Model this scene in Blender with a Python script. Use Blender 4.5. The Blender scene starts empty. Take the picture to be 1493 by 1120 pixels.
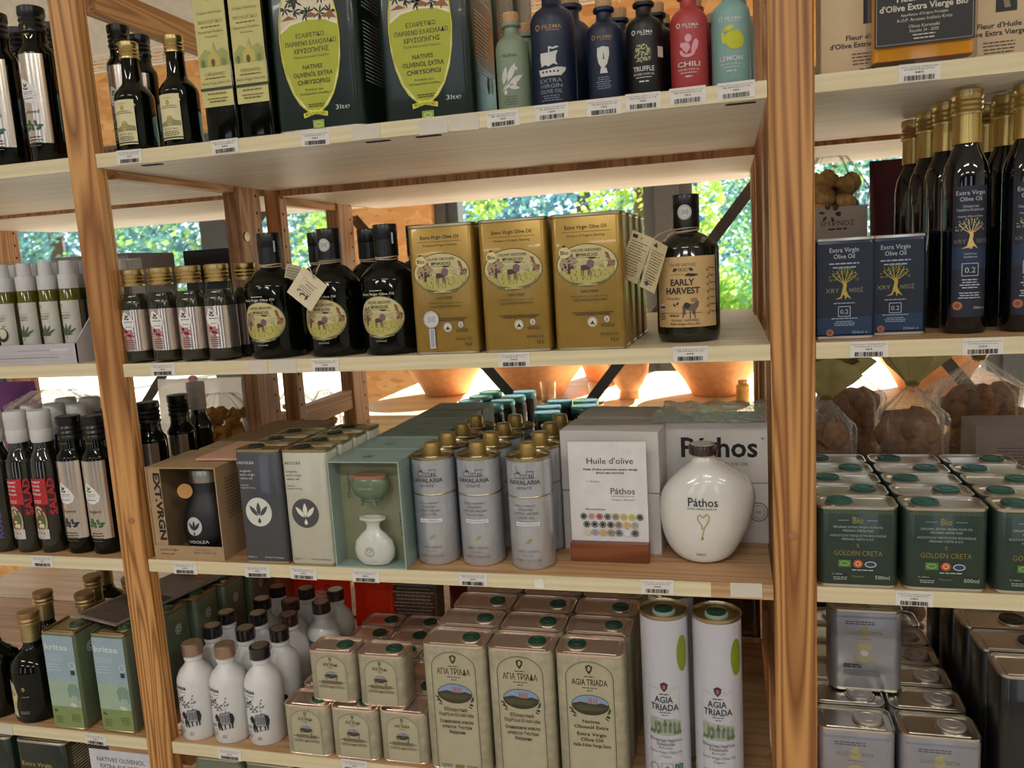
import bpy, bmesh, math, random
from mathutils import Vector, Matrix, noise
PI = math.pi
scene = bpy.context.scene
COL = scene.collection
# ------------------------------------------------------------------ camera
cam_d = bpy.data.cameras.new('camera'); cam = bpy.data.objects.new('camera', cam_d); COL.objects.link(cam)
cam.location = (.8557, -1.0016, .7168); cam.rotation_euler = (1.42388, .059147, .254162)
cam_d.sensor_width = 36; cam_d.lens = 28.688; cam_d.clip_start = .02; cam_d.clip_end = 200
cam_d.dof.use_dof = True; cam_d.dof.focus_distance = 1.15; cam_d.dof.aperture_fstop = 9
scene.camera = cam
# ------------------------------------------------------------------ world, sun, exposure
scene.view_settings.view_transform = 'Standard'; scene.view_settings.look = 'None'
scene.view_settings.gamma = 1; scene.view_settings.use_curve_mapping = False
scene.view_settings.exposure = 0.22
w = bpy.data.worlds.new('sky'); scene.world = w; w.use_nodes = True
wn = w.node_tree.nodes; bg = wn['Background']
sky = wn.new('ShaderNodeTexSky'); sky.sky_type = 'HOSEK_WILKIE'; sky.turbidity = 4; sky.ground_albedo = .4
sky.sun_direction = (.45, .75, .75)
mx = wn.new('ShaderNodeMixRGB'); mx.inputs[0].default_value = .65; mx.inputs[2].default_value = (.86, .93, 1.06, 1)
w.node_tree.links.new(sky.outputs[0], mx.inputs[1]); w.node_tree.links.new(mx.outputs[0], bg.inputs[0])
bg.inputs[1].default_value = 2.4
sun_d = bpy.data.lights.new('sun', 'SUN'); sun_d.energy = 24; sun_d.angle = .01; sun_d.color = (1, .95, .85)
sun = bpy.data.objects.new('sun', sun_d); COL.objects.link(sun)
sun.rotation_euler = Vector((.35, 1, .80)).to_track_quat('Z', 'Y').to_euler()

# ------------------------------------------------------------------ materials
def lin(h):
    h = h.lstrip('#'); c = [int(h[i:i+2], 16)/255 for i in (0, 2, 4)]
    return tuple(((x+.055)/1.055)**2.4 if x > .04045 else x/12.92 for x in c) + (1,)
_mats = {}
def new_mat(name):
    m = bpy.data.materials.new(name); m.use_nodes = True
    return m, m.node_tree.nodes, m.node_tree.links, m.node_tree.nodes['Principled BSDF']
def M(hexc, rough=.5, metal=0., var=.06, bump=0., scale=40., coat=0., spec=.5, emit=0.):
    k = (hexc, rough, metal, var, bump, scale, coat, spec, emit)
    if k in _mats: return _mats[k]
    m, n, l, b = new_mat('paint_' + hexc.strip('#'))
    c = lin(hexc)
    tc = n.new('ShaderNodeTexCoord'); nz = n.new('ShaderNodeTexNoise'); nz.inputs['Scale'].default_value = scale
    nz.inputs['Detail'].default_value = 3
    l.new(tc.outputs['Object'], nz.inputs['Vector'])
    r = n.new('ShaderNodeValToRGB'); e = r.color_ramp.elements
    e[0].position = .3; e[1].position = .7
    e[0].color = tuple(x*(1-var) for x in c[:3]) + (1,); e[1].color = tuple(min(1, x*(1+var)) for x in c[:3]) + (1,)
    l.new(nz.outputs[0], r.inputs[0]); l.new(r.outputs[0], b.inputs['Base Color'])
    b.inputs['Roughness'].default_value = rough; b.inputs['Metallic'].default_value = metal
    b.inputs['Coat Weight'].default_value = coat; b.inputs['Coat Roughness'].default_value = .06
    b.inputs['Specular IOR Level'].default_value = spec
    if emit:
        b.inputs['Emission Color'].default_value = c; b.inputs['Emission Strength'].default_value = emit
    if bump:
        bp = n.new('ShaderNodeBump'); bp.inputs['Strength'].default_value = bump; bp.inputs['Distance'].default_value = .002
        l.new(nz.outputs[0], bp.inputs['Height']); l.new(bp.outputs[0], b.inputs['Normal'])
    _mats[k] = m
    return m
def pine(name, c1, c2, axis, off=(0, 0, 0), across=16., rough=.5, contrast=(.25, .85), knots=True):
    m, n, l, b = new_mat(name)
    tc = n.new('ShaderNodeTexCoord'); mp = n.new('ShaderNodeMapping')
    s = [across]*3; s[axis] = across*.05
    mp.inputs['Scale'].default_value = s; mp.inputs['Location'].default_value = off
    l.new(tc.outputs['Object'], mp.inputs[0])
    nz = n.new('ShaderNodeTexNoise'); nz.inputs['Scale'].default_value = .9; nz.inputs['Detail'].default_value = 1; nz.inputs['Distortion'].default_value = .6
    l.new(mp.outputs[0], nz.inputs['Vector'])
    mu = n.new('ShaderNodeMath'); mu.operation = 'MULTIPLY'; mu.inputs[1].default_value = 16
    l.new(nz.outputs[0], mu.inputs[0])
    fr = n.new('ShaderNodeMath'); fr.operation = 'PINGPONG'; fr.inputs[1].default_value = 1.; l.new(mu.outputs[0], fr.inputs[0])
    r = n.new('ShaderNodeValToRGB'); e = r.color_ramp.elements
    e[0].position = contrast[0]; e[1].position = contrast[1]; e[0].color = lin(c1); e[1].color = lin(c2)
    l.new(fr.outputs[0], r.inputs[0])
    n2 = n.new('ShaderNodeTexNoise'); mp2 = n.new('ShaderNodeMapping'); s2 = [260]*3; s2[axis] = 5
    mp2.inputs['Scale'].default_value = s2; l.new(tc.outputs['Object'], mp2.inputs[0]); l.new(mp2.outputs[0], n2.inputs['Vector'])
    n2.inputs['Scale'].default_value = 1
    mx = n.new('ShaderNodeMixRGB'); mx.blend_type = 'MULTIPLY'; mx.inputs[0].default_value = .15
    l.new(r.outputs[0], mx.inputs[1]); l.new(n2.outputs[0], mx.inputs[2]); l.new(mx.outputs[0], b.inputs['Base Color'])
    b.inputs['Roughness'].default_value = rough
    bp = n.new('ShaderNodeBump'); bp.inputs['Strength'].default_value = .25; bp.inputs['Distance'].default_value = .0008
    l.new(fr.outputs[0], bp.inputs['Height']); l.new(bp.outputs[0], b.inputs['Normal'])
    return m
def osb_mat():
    m, n, l, b = new_mat('oriented_strand_board')
    tc = n.new('ShaderNodeTexCoord'); mp = n.new('ShaderNodeMapping'); mp.inputs['Scale'].default_value = (14, 14, 34)
    mp.inputs['Rotation'].default_value = (0, .6, 0)
    l.new(tc.outputs['Object'], mp.inputs[0])
    v = n.new('ShaderNodeTexVoronoi'); v.inputs['Scale'].default_value = 1.3; l.new(mp.outputs[0], v.inputs['Vector'])
    r = n.new('ShaderNodeValToRGB'); e = r.color_ramp.elements
    e[0].color = lin('#cf8f50'); e[1].color = lin('#f0c488')
    l.new(v.outputs['Color'], r.inputs[0]); l.new(r.outputs[0], b.inputs['Base Color'])
    bp = n.new('ShaderNodeBump'); bp.inputs['Strength'].default_value = .3; bp.inputs['Distance'].default_value = .002
    l.new(v.outputs['Distance'], bp.inputs['Height']); l.new(bp.outputs[0], b.inputs['Normal'])
    b.inputs['Roughness'].default_value = .6
    return m
def film(name, tint='#ffffff', amt=.25, rough=.12, bump=.8, scale=60., base=.9, transl=0):
    m, n, l, b = new_mat(name)
    out = n['Material Output']
    tr = n.new('ShaderNodeBsdfTransparent'); tr.inputs[0].default_value = lin(tint)
    bc = base if isinstance(base, tuple) else (base, base, base, 1); b.inputs['Base Color'].default_value = bc; b.inputs['Roughness'].default_value = rough
    tc = n.new('ShaderNodeTexCoord'); nz = n.new('ShaderNodeTexNoise'); nz.inputs['Scale'].default_value = scale; nz.inputs['Detail'].default_value = 3
    nz.inputs['Distortion'].default_value = 1.5
    l.new(tc.outputs['Object'], nz.inputs['Vector'])
    bp = n.new('ShaderNodeBump'); bp.inputs['Strength'].default_value = bump; bp.inputs['Distance'].default_value = .006
    l.new(nz.outputs[0], bp.inputs['Height']); l.new(bp.outputs[0], b.inputs['Normal'])
    fr = n.new('ShaderNodeLayerWeight'); fr.inputs[0].default_value = .5; l.new(bp.outputs[0], fr.inputs['Normal'])
    pw = n.new('ShaderNodeMath'); pw.operation = 'POWER'; pw.inputs[1].default_value = 4; l.new(fr.outputs['Facing'], pw.inputs[0])
    ad = n.new('ShaderNodeMath'); ad.operation = 'MULTIPLY_ADD'; ad.inputs[1].default_value = .85; ad.inputs[2].default_value = amt; ad.use_clamp = True
    l.new(pw.outputs[0], ad.inputs[0])
    src = b
    if transl:
        tl = n.new('ShaderNodeBsdfTranslucent'); tl.inputs[0].default_value = bc; m2 = n.new('ShaderNodeMixShader'); m2.inputs[0].default_value = transl
        l.new(b.outputs[0], m2.inputs[1]); l.new(tl.outputs[0], m2.inputs[2]); src = m2
    mx = n.new('ShaderNodeMixShader'); l.new(ad.outputs[0], mx.inputs[0]); l.new(tr.outputs[0], mx.inputs[1]); l.new(src.outputs[0], mx.inputs[2])
    l.new(mx.outputs[0], out.inputs[0])
    return m
def glass(name, col, ior=1.45, rough=.02):
    m, n, l, b = new_mat(name)
    b.inputs['Base Color'].default_value = lin(col); b.inputs['Transmission Weight'].default_value = 1
    b.inputs['IOR'].default_value = ior; b.inputs['Roughness'].default_value = rough
    nz = n.new('ShaderNodeTexNoise'); nz.inputs['Scale'].default_value = 30
    bp = n.new('ShaderNodeBump'); bp.inputs['Strength'].default_value = .03; bp.inputs['Distance'].default_value = .001
    l.new(nz.outputs[0], bp.inputs['Height']); l.new(bp.outputs[0], b.inputs['Normal'])
    return m
W_POST = pine('honey_pine_upright', '#d49c5c', '#8f5826', 2, (0, 0, 0), 30., .45, (.2, 1.))
W_POST2 = pine('honey_pine_upright_two', '#cf9858', '#8a5224', 2, (3.3, 1.2, .4), 27., .45, (.2, 1.))
W_FRAME = pine('pine_frame', '#cf9c6c', '#a87448', 2, (1.3, 2.2, .4), 26., .5)
W_BEAM = pine('pine_beam', '#d8a268', '#b07a44', 1, (1.3, .2, 2.4), 30., .5)
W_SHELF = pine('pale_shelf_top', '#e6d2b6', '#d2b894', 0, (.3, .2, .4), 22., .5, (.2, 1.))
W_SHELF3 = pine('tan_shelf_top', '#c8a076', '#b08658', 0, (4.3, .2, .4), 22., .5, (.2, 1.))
W_UNDER = pine('whitewood_underside', '#f8f5f0', '#ebe5dc', 0, (1.3, 3.2, .4), 20., .55, (.1, 1.))
W_EDGE = pine('cream_edge_strip', '#e6dab4', '#ddcda4', 0, (2.3, 3.2, 1.4), 14., .5, (.1, 1.))
W_CHERRY = pine('cherry_block', '#8a4d2a', '#6d3518', 0, (5, 3, 1), 30., .35)
CORK = M('#c39a70', .8, var=.2, bump=.5, scale=300)
OSB = osb_mat()
TIN = M('#cfc9bd', .28, 1., .05); TINGOLD = M('#b8ab88', .3, 1., .05); GOLD = M('#c2ab74', .3, 1., .06)
BRONZE = M('#b49a84', .32, 1.); STEEL = M('#8c8880', .4, .6)
DARKGLASS = M('#050803', .05, 0, .3, spec=.35); BLACKCAP = M('#08090a', .3, 0, .1)
CLEAR = glass('clear_glass', '#f4faf6'); OIL = glass('olive_oil', '#8a8410', 1.1, .0)
FILM = film('clear_crinkled_film', amt=.13, rough=.12, bump=1., transl=.35); FILMW = film('milky_printed_film', amt=.8, rough=.3, bump=.8, transl=.6); PANE = film('window_glass', amt=.05, rough=.02, bump=0.02, scale=1., base=.05); FILMT = film('thin_clear_plastic', amt=.03, bump=.15, scale=12, base=.3)
WHITEP = M('#d9d8d4', .55); BLACKP = M('#0c0c0d', .5)
# ------------------------------------------------------------------ mesh builder
class MB:
    def __init__(s): s.v = []; s.f = []; s.m = []; s.mats = []
    def mi(s, mat):
        if mat not in s.mats: s.mats.append(mat)
        return s.mats.index(mat)
    def add(s, vs, fs, mat):
        o = len(s.v); s.v += [tuple(p) for p in vs]; i = s.mi(mat)
        for f in fs: s.f.append([o+k for k in f]); s.m.append(i)
        return s
    def box(s, x0, x1, y0, y1, z0, z1, mat, bev=0):
        if bev:
            return s.rounded((x0+x1)/2, (y0+y1)/2, [(bev, z0), (0, z0+bev), (0, z1-bev), (bev, z1)], x1-x0, y1-y0, bev*1.2, mat, seg=1)
        v = [(x, y, z) for z in (z0, z1) for y in (y0, y1) for x in (x0, x1)]
        return s.add(v, [(0, 2, 3, 1), (4, 5, 7, 6), (0, 1, 5, 4), (2, 6, 7, 3), (0, 4, 6, 2), (1, 3, 7, 5)], mat)
    def lathe(s, prof, mat, seg=28, cx=0, cy=0, sy=1., caps=(1, 1), fn=None):
        vs = []; fs = []
        for r, z in prof:
            for k in range(seg):
                a = 2*PI*k/seg; p = (cx+r*math.cos(a), cy+sy*r*math.sin(a), z)
                vs.append(fn(p) if fn else p)
        for j in range(len(prof)-1):
            for k in range(seg):
                k2 = (k+1) % seg; fs.append((j*seg+k, j*seg+k2, (j+1)*seg+k2, (j+1)*seg+k))
        if caps[0]: fs.append(tuple(range(seg-1, -1, -1)))
        if caps[1]: fs.append(tuple((len(prof)-1)*seg+k for k in range(seg)))
        return s.add(vs, fs, mat)
    def rounded(s, cx, cy, prof, w, d, r, mat, seg=4, caps=(1, 1)):
        """rounded-rectangle lathe: prof = [(inset, z)]"""
        vs = []; n = 4*(seg+1)
        for ins, z in prof:
            rr = max(r-ins, .0004); hw, hd = w/2-ins-rr, d/2-ins-rr
            for q, (sx, sy) in enumerate(((1, 1), (-1, 1), (-1, -1), (1, -1))):
                for k in range(seg+1):
                    a = PI/2*(q+k/seg); vs.append((cx+sx*hw+rr*math.cos(a), cy+sy*hd+rr*math.sin(a), z))
        fs = []
        for j in range(len(prof)-1):
            for k in range(n):
                k2 = (k+1) % n; fs.append((j*n+k, j*n+k2, (j+1)*n+k2, (j+1)*n+k))
        if caps[0]: fs.append(tuple(range(n-1, -1, -1)))
        if caps[1]: fs.append(tuple((len(prof)-1)*n+k for k in range(n)))
        return s.add(vs, fs, mat)
    def tube(s, pts, r, mat, seg=8):
        vs = []; fs = []; P = [Vector(p) for p in pts]
        for i, p in enumerate(P):
            t = (P[min(i+1, len(P)-1)]-P[max(i-1, 0)]).normalized()
            a = t.orthogonal().normalized() if abs(t.z) > .9 else t.cross(Vector((0, 0, 1))).normalized(); b = t.cross(a)
            for k in range(seg): vs.append(p+a*r*math.cos(2*PI*k/seg)+b*r*math.sin(2*PI*k/seg))
        for i in range(len(P)-1):
            for k in range(seg): k2 = (k+1) % seg; fs.append((i*seg+k, i*seg+k2, (i+1)*seg+k2, (i+1)*seg+k))
        fs.append(tuple(range(seg-1, -1, -1))); fs.append(tuple((len(P)-1)*seg+k for k in range(seg)))
        return s.add(vs, fs, mat)
    def strip(s, p, q, w, th, mat, up=(0, -1, 0)):
        """flat metal bar from p to q, width w, thickness th, face towards up"""
        p, q, up = Vector(p), Vector(q), Vector(up); t = (q-p).normalized(); b = t.cross(up).normalized()*w/2; u = up*th/2
        v = [p-b-u, p+b-u, p+b+u, p-b+u, q-b-u, q+b-u, q+b+u, q-b+u]
        return s.add(v, [(0, 1, 2, 3), (7, 6, 5, 4), (0, 4, 5, 1), (1, 5, 6, 2), (2, 6, 7, 3), (3, 7, 4, 0)], mat)
    def mesh(s, name, smooth=35):
        me = bpy.data.meshes.new(name); me.from_pydata(s.v, [], s.f)
        for m in s.mats: me.materials.append(m)
        me.polygons.foreach_set('material_index', s.m)
        bm = bmesh.new(); bm.from_mesh(me); bmesh.ops.recalc_face_normals(bm, faces=bm.faces); bm.to_mesh(me); bm.free()
        if smooth:
            me.polygons.foreach_set('use_smooth', [True]*len(me.polygons)); me.set_sharp_from_angle(angle=math.radians(smooth))
        return me
    def build(s, name, parent=None, smooth=35):
        o = bpy.data.objects.new(name, s.mesh(name, smooth)); COL.objects.link(o)
        if parent: o.parent = parent
        return o
def tag(o, label, cat, group=None, kind=None):
    if label: o['label'] = label
    if cat: o['category'] = cat
    if group: o['group'] = group
    if kind: o['kind'] = kind
    return o
def thing(name, label, cat, loc=(0, 0, 0), rz=0, group=None):
    o = bpy.data.objects.new(name, None); COL.objects.link(o); o.empty_display_size = .02
    o.location = loc; o.rotation_euler = (0, 0, rz)
    return tag(o, label, cat, group)
def dup(root, loc, rz=0, label=None, group=None, scale=None, skip=()):
    r = root.copy(); COL.objects.link(r); r.location = loc; r.rotation_euler = (0, 0, rz)
    if label: r['label'] = label
    if group: r['group'] = group
    if scale: r.scale = scale
    def kids(a, b):
        for ch in list(a.children):
            if ch.name.split('.')[0] in skip: continue
            c = ch.copy(); COL.objects.link(c); c.parent = b; kids(ch, c)
    kids(root, r)
    return r
ORD = ['first', 'second', 'third', 'fourth', 'fifth', 'sixth', 'seventh', 'eighth', 'ninth']
# ------------------------------------------------------------------ printing: flat art wrapped on a surface
_txt = {}
def text_geo(s, bold=0.):
    k = (s, bold)
    if k not in _txt:
        cu = bpy.data.curves.new('lettering', 'FONT'); cu.body = s; cu.size = 1; cu.resolution_u = 2; cu.offset = bold
        ob = bpy.data.objects.new('lettering', cu); me = bpy.data.meshes.new_from_object(ob)
        vs = [(v.co.x, v.co.y) for v in me.vertices]; fs = [tuple(p.vertices) for p in me.polygons]
        bpy.data.objects.remove(ob); bpy.data.curves.remove(cu); bpy.data.meshes.remove(me)
        if not vs: vs = [(0, 0)]
        xs = [v[0] for v in vs]; _txt[k] = (vs, fs, min(xs), max(xs))
    return _txt[k]
INK = dict(k='#161412', w='#e2e1dd')
def ink(c):
    if c.startswith('g:'): return M('#' + c[2:], .3, 1.)
    if c.startswith('s:'): return M('#' + c[2:], .2, 1., .04)
    return M(INK.get(c, c), .5)
class Art:
    """all coordinates in millimetres; x right of the front centre line, y up from the base"""
    def __init__(s): s.L = []; s.n = 0
    def raw(s, vs, fs, col, up=True):
        if up: s.n += 1
        s.L.append((vs, fs, col, s.n))
        return s
    def t(s, txt, x, y, h, col='k', w=None, al='c', b=0., rot=0):
        vs, fs, x0, x1 = text_geo(txt, b); sc = h/.73; sx = sc
        if w: sx = w/max(x1-x0, .01)
        ww = (x1-x0)*sx; ox = {'c': -ww/2, 'l': 0, 'r': -ww}[al]; c, q = math.cos(rot), math.sin(rot); out = []
        for a, e in vs:
            u, v = (a-x0)*sx+ox, e*sc; out.append((x+u*c-v*q, y+u*q+v*c))
        return s.raw(out, fs, col)
    def poly(s, pts, col): return s.raw(pts, [tuple(range(len(pts)))], col)
    def rect(s, x0, y0, x1, y1, col): return s.poly([(x0, y0), (x1, y0), (x1, y1), (x0, y1)], col)
    def ell(s, cx, cy, rx, ry, col, n=22): return s.poly([(cx+rx*math.cos(2*PI*k/n), cy+ry*math.sin(2*PI*k/n)) for k in range(n)], col)
    def ring(s, cx, cy, rx, ry, th, col, n=24, a0=0, a1=2*PI):
        vs = []
        for k in range(n+1):
            a = a0+(a1-a0)*k/n; vs += [(cx+rx*math.cos(a), cy+ry*math.sin(a)), (cx+(rx-th)*math.cos(a), cy+(ry-th)*math.sin(a))]
        return s.raw(vs, [(2*k, 2*k+2, 2*k+3, 2*k+1) for k in range(n)], col)
    def line(s, pts, th, col):
        vs = []; fs = []
        for (a, b), (c, d) in zip(pts, pts[1:]):
            L = math.hypot(c-a, d-b) or 1; nx, ny = -(d-b)/L*th/2, (c-a)/L*th/2; o = len(vs)
            vs += [(a-nx, b-ny), (c-nx, d-ny), (c+nx, d+ny), (a+nx, b+ny)]; fs.append((o, o+1, o+2, o+3))
        return s.raw(vs, fs, col)
    def many(s, polys, col):
        vs = []; fs = []
        for p in polys: o = len(vs); vs += p; fs.append(tuple(range(o, o+len(p))))
        return s.raw(vs, fs, col)
    def box(s, x0, y0, x1, y1, th, col): return s.line([(x0, y0), (x1, y0), (x1, y1), (x0, y1), (x0, y0)], th, col)
    def bars(s, x0, y0, x1, y1, col='k', seed=1, n=26):
        R = random.Random(seed); x = x0; ps = []
        st = (x1-x0)/n
        for k in range(n):
            wd = st*R.choice((.35, .6, .85)); ps.append([(x, y0), (x+wd, y0), (x+wd, y1), (x, y1)]); x += st
        return s.many(ps, col)
    def fine(s, x0, x1, y, n, dy, h, col, seed=3, al='c'):
        """rows of print too small to read: broken dashes of word length"""
        R = random.Random(seed); ps = []
        for r in range(n):
            W = (x1-x0)*R.uniform(.72, 1); a = (x0+x1)/2-W/2 if al == 'c' else x0; e = a+W; yy = y-r*dy
            while a < e:
                k = min(R.uniform(2.2, 5)*h, e-a); ps.append([(a, yy), (a+k, yy), (a+k, yy+h), (a, yy+h)]); a += k+.7*h
        return s.many(ps, col)
    def leaf(s, x, y, L, wd, ang, col):
        c, q = math.cos(ang), math.sin(ang); ps = []
        for u, v in ((0, 0), (.25, .42), (.55, .5), (.8, .3), (1, 0), (.8, -.3), (.55, -.5), (.25, -.42)):
            ps.append((x+u*L*c-v*wd*q, y+u*L*q+v*wd*c))
        return ps
    def leaves(s, lst, col): return s.many([s.leaf(*a, None) for a in lst], col)
    def geo(s, step=None):
        bm = bmesh.new(); mats = []; lay = []
        for vs, fs, col, n in s.L:
            m = ink(col)
            if m not in mats: mats.append(m)
            i = mats.index(m); bv = [bm.verts.new((a, b, n)) for a, b in vs]
            for f in fs:
                try: bm.faces.new([bv[k] for k in f]).material_index = i
                except ValueError: pass
        if step:
            bmesh.ops.triangulate(bm, faces=[f for f in bm.faces if len(f.verts) > 4])
            xs = [v.co.x for v in bm.verts]; x = math.ceil(min(xs)/step)*step
            while x < max(xs):
                bmesh.ops.bisect_plane(bm, geom=bm.verts[:]+bm.edges[:]+bm.faces[:], plane_co=(x, 0, 0), plane_no=(1, 0, 0)); x += step
        return bm, mats
def pr(art, parent, surf, name='label_print', step=None):
    """surf(u, v, off) in metres -> point; wraps the art on the surface"""
    bm, mats = art.geo(step)
    for v in bm.verts: v.co = surf(v.co.x/1000, v.co.y/1000, .0002+.00006*v.co.z)
    bmesh.ops.recalc_face_normals
    me = bpy.data.meshes.new(name)
    for m in mats: me.materials.append(m)
    bm.normal_update(); bm.to_mesh(me); bm.free()
    o = bpy.data.objects.new(name, me); COL.objects.link(o); o.parent = parent
    return o
def flat(x0, y, z0=0., tilt=0.): return lambda u, v, o: Vector((x0+u, y-o, z0+v))
def side(x, y0, z0=0.): return lambda u, v, o: Vector((x+o, y0+u, z0+v))       # right-hand face, u runs to the back
def topf(z, x0, y0): return lambda u, v, o: Vector((x0+u, y0+v, z+o))
def cyl(R, z0=0., a0=0.):
    def f(u, v, o):
        a = a0+u/R; return Vector(((R+o)*math.sin(a), -(R+o)*math.cos(a), z0+v))
    return f
def prof_surf(prof, z0=0., sy=1., a0=0.):
    """surface of revolution that follows a (r, z) profile"""
    def R(z):
        for (r0, h0), (r1, h1) in zip(prof, prof[1:]):
            if h0 <= z <= h1 and h1 > h0: return r0+(r1-r0)*(z-h0)/(h1-h0)
        return prof[-1][0]
    Rm = max(r for r, z in prof)
    def f(u, v, o):
        a = a0+u/Rm; r = R(z0+v)+o; return Vector((r*math.sin(a), -sy*r*math.cos(a), z0+v))
    return f
def plate(parent, surf, x0, y0, x1, y1, mat, name='label', off=.0001, nx=10, r=0):
    """a paper or foil label wrapped on the surface (mm)"""
    vs = []; fs = []
    for j in (0, 1):
        for i in range(nx+1): vs.append(surf((x0+(x1-x0)*i/nx)/1000, (y0, y1)[j]/1000, off))
    for i in range(nx): fs.append((i, i+1, nx+2+i, nx+1+i))
    return MB().add(vs, fs, mat).build(name, parent)

# ================================================================== THE SETTING
def struct(o): o['kind'] = 'structure'; return o
PLASTER = M('#dcd8cf', .9, var=.08, bump=.6, scale=25); 
struct(MB().box(-4.2, 4.6, -6, 2.7, -.96, -.9, M('#b5ab9c', .4, var=.12, scale=6)).build('floor'))
struct(MB().box(-4.2, 4.6, -6, 2.7, 2.35, 2.45, M('#c9c5bc', .9, var=.1, bump=1., scale=30)).build('ceiling'))
struct(MB().box(-4.3, -4.2, -6, 2.7, -.9, 2.4, PLASTER).build('wall_left'))
struct(MB().box(4.6, 4.7, -6, 2.7, -.9, 2.4, PLASTER).build('wall_right'))
# unseen wall behind the camera, openings shaped for front light and reflection streaks
FW = M('#5c4e40', .8, var=.1, scale=10); fw = MB()
for a, b, c_, d in ((-4.2, 4.6, -.9, -.4), (-4.2, 4.6, 2.1, 2.4), (-4.2, -3.4, -.4, 2.1), (-2.5, -.9, -.4, 2.1), (0, 1.9, -.4, 2.1), (2.8, 4.6, -.4, 2.1)): fw.box(a, b, -6.1, -6, c_, d, FW)
struct(fw.build('wall_front'))
# added fill lamps, out of view over the aisle, to light the fronts
for i, (x, y) in enumerate(((-1.6, -2.2), (.6, -2.2), (2.8, -2.2), (-1.6, -4.2), (.6, -4.2), (2.8, -4.2))):
    lt = thing('fill_lamp', 'long white ceiling lamp over the aisle, %s of the %s row' % (('left', 'middle', 'right')[i % 3], ('nearer', 'farther')[i//3]), 'lamp', (x, y, 2.28), 0, 'ceiling lamps over the aisle')
    MB().box(-.6, .6, -.06, .06, .0, .07, M('#e6e6e4', .5)).build('housing', lt); MB().box(-.58, .58, -.05, .05, -.004, 0, M('#fff4e0', .5, emit=3.)).build('diffuser', lt)
    ld = bpy.data.lights.new('fill_light', 'AREA'); ld.shape = 'RECTANGLE'; ld.size = 1.1; ld.size_y = .1; ld.energy = 17; ld.color = (1, .97, .93)
    lo = bpy.data.objects.new('fill_light', ld); COL.objects.link(lo); lo.parent = lt; lo.location = (0, 0, -.01)
# window wall at Y 2.6: OSB below and above, posts between glass
bw = MB()
bw.box(-4.2, 4.6, 2.6, 2.7, -.9, -.12, OSB); bw.box(-4.2, 4.6, 2.6, 2.7, 1.42, 1.84, OSB); bw.box(-4.2, 4.6, 2.6, 2.7, 1.84, 2.4, PLASTER); bw.box(-.80, -.42, 2.5, 2.7, -.12, 1.42, OSB)
struct(bw.build('wall_back'))
GREYM = M('#575b5e', .45, .3)
k = 1
for x0, x1 in ((-4.2, -3.05), (-3.0, -1.62), (-1.5, -.80), (-.37, .565), (.67, 1.9), (1.98, 3.3), (3.36, 4.6)):
    wdw = MB(); 
    for a, b, c_, d in ((x0, x0+.05, -.12, 1.42), (x1-.05, x1, -.12, 1.42), (x0+.05, x1-.05, -.12, -.08), (x0+.05, x1-.05, 1.37, 1.42)):
        wdw.box(a, b, 2.6, 2.68, c_, d, GREYM)
    wo = struct(wdw.build('window_%d' % k)); k += 1
    MB().box(x0+.05, x1-.05, 2.64, 2.646, -.08, 1.37, PANE).build('pane', wo)
mu = MB()
for x0, x1 in ((-3.05, -3.), (-1.62, -1.5), (-.42, -.37), (.565, .67), (1.9, 1.98), (3.3, 3.36)): mu.box(x0, x1, 2.56, 2.7, -.12, 1.42, GREYM)
struct(mu.build('trim_1'))
def leafm(c):
    m, n, l, b = new_mat('leaf_' + c[1:]); tc = n.new('ShaderNodeTexCoord'); nz = n.new('ShaderNodeTexNoise'); nz.inputs['Scale'].default_value = 2.5
    l.new(tc.outputs['Object'], nz.inputs['Vector']); r = n.new('ShaderNodeValToRGB'); q = lin(c)
    r.color_ramp.elements[0].color = tuple(x*.6 for x in q[:3])+(1,); r.color_ramp.elements[1].color = tuple(min(1, x*1.4) for x in q[:3])+(1,); l.new(nz.outputs[0], r.inputs[0]); l.new(r.outputs[0], b.inputs['Base Color'])
    tl = n.new('ShaderNodeBsdfTranslucent'); l.new(r.outputs[0], tl.inputs[0]); mx = n.new('ShaderNodeMixShader'); mx.inputs[0].default_value = .45
    l.new(b.outputs[0], mx.inputs[1]); l.new(tl.outputs[0], mx.inputs[2]); l.new(mx.outputs[0], n['Material Output'].inputs[0]); b.inputs['Roughness'].default_value = .5
    return m
# outside ground and greenery
def leafy(name, label, x, y, R, H, seed, cols, z=-.5, cat='tree'):
    Rn = random.Random(seed); t = thing(name, label, cat, (x, y, z))
    MB().lathe([(.16, 0), (.11, H*.5), (.06, H*.75)], M('#4a3c2c', .9), 8).build('trunk', t)
    lm = [leafm(c) for c in cols]; m = MB()
    for i in range(5200):
        a, b, rr = Rn.uniform(0, 2*PI), math.asin(Rn.uniform(-1, 1)), R*(Rn.uniform(.45, 1)**.5)
        p = Vector((rr*math.cos(a)*math.cos(b), rr*math.sin(a)*math.cos(b), H*.55+rr*H/R*.45*math.sin(b)))
        p += noise.noise_vector(p*1.3)*.35*R
        d = Vector((Rn.uniform(-1, 1), Rn.uniform(-1, 1), Rn.uniform(-.4, .6))).normalized(); s_ = Rn.uniform(.05, .12)*max(R, .8)*.6
        e = d.orthogonal().normalized()*s_*.5
        m.add([p, p+d*s_*.5+e, p+d*s_, p+d*s_*.5-e], [(0, 1, 2, 3)], Rn.choice(lm))
    o = m.build('foliage', t, 0); o['kind'] = 'stuff'
struct(MB().box(-30, 34, 2.7, 60, -1.2, -.5, M('#cfc8b2', .9, var=.15, scale=1.5)).build('ground'))
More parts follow.
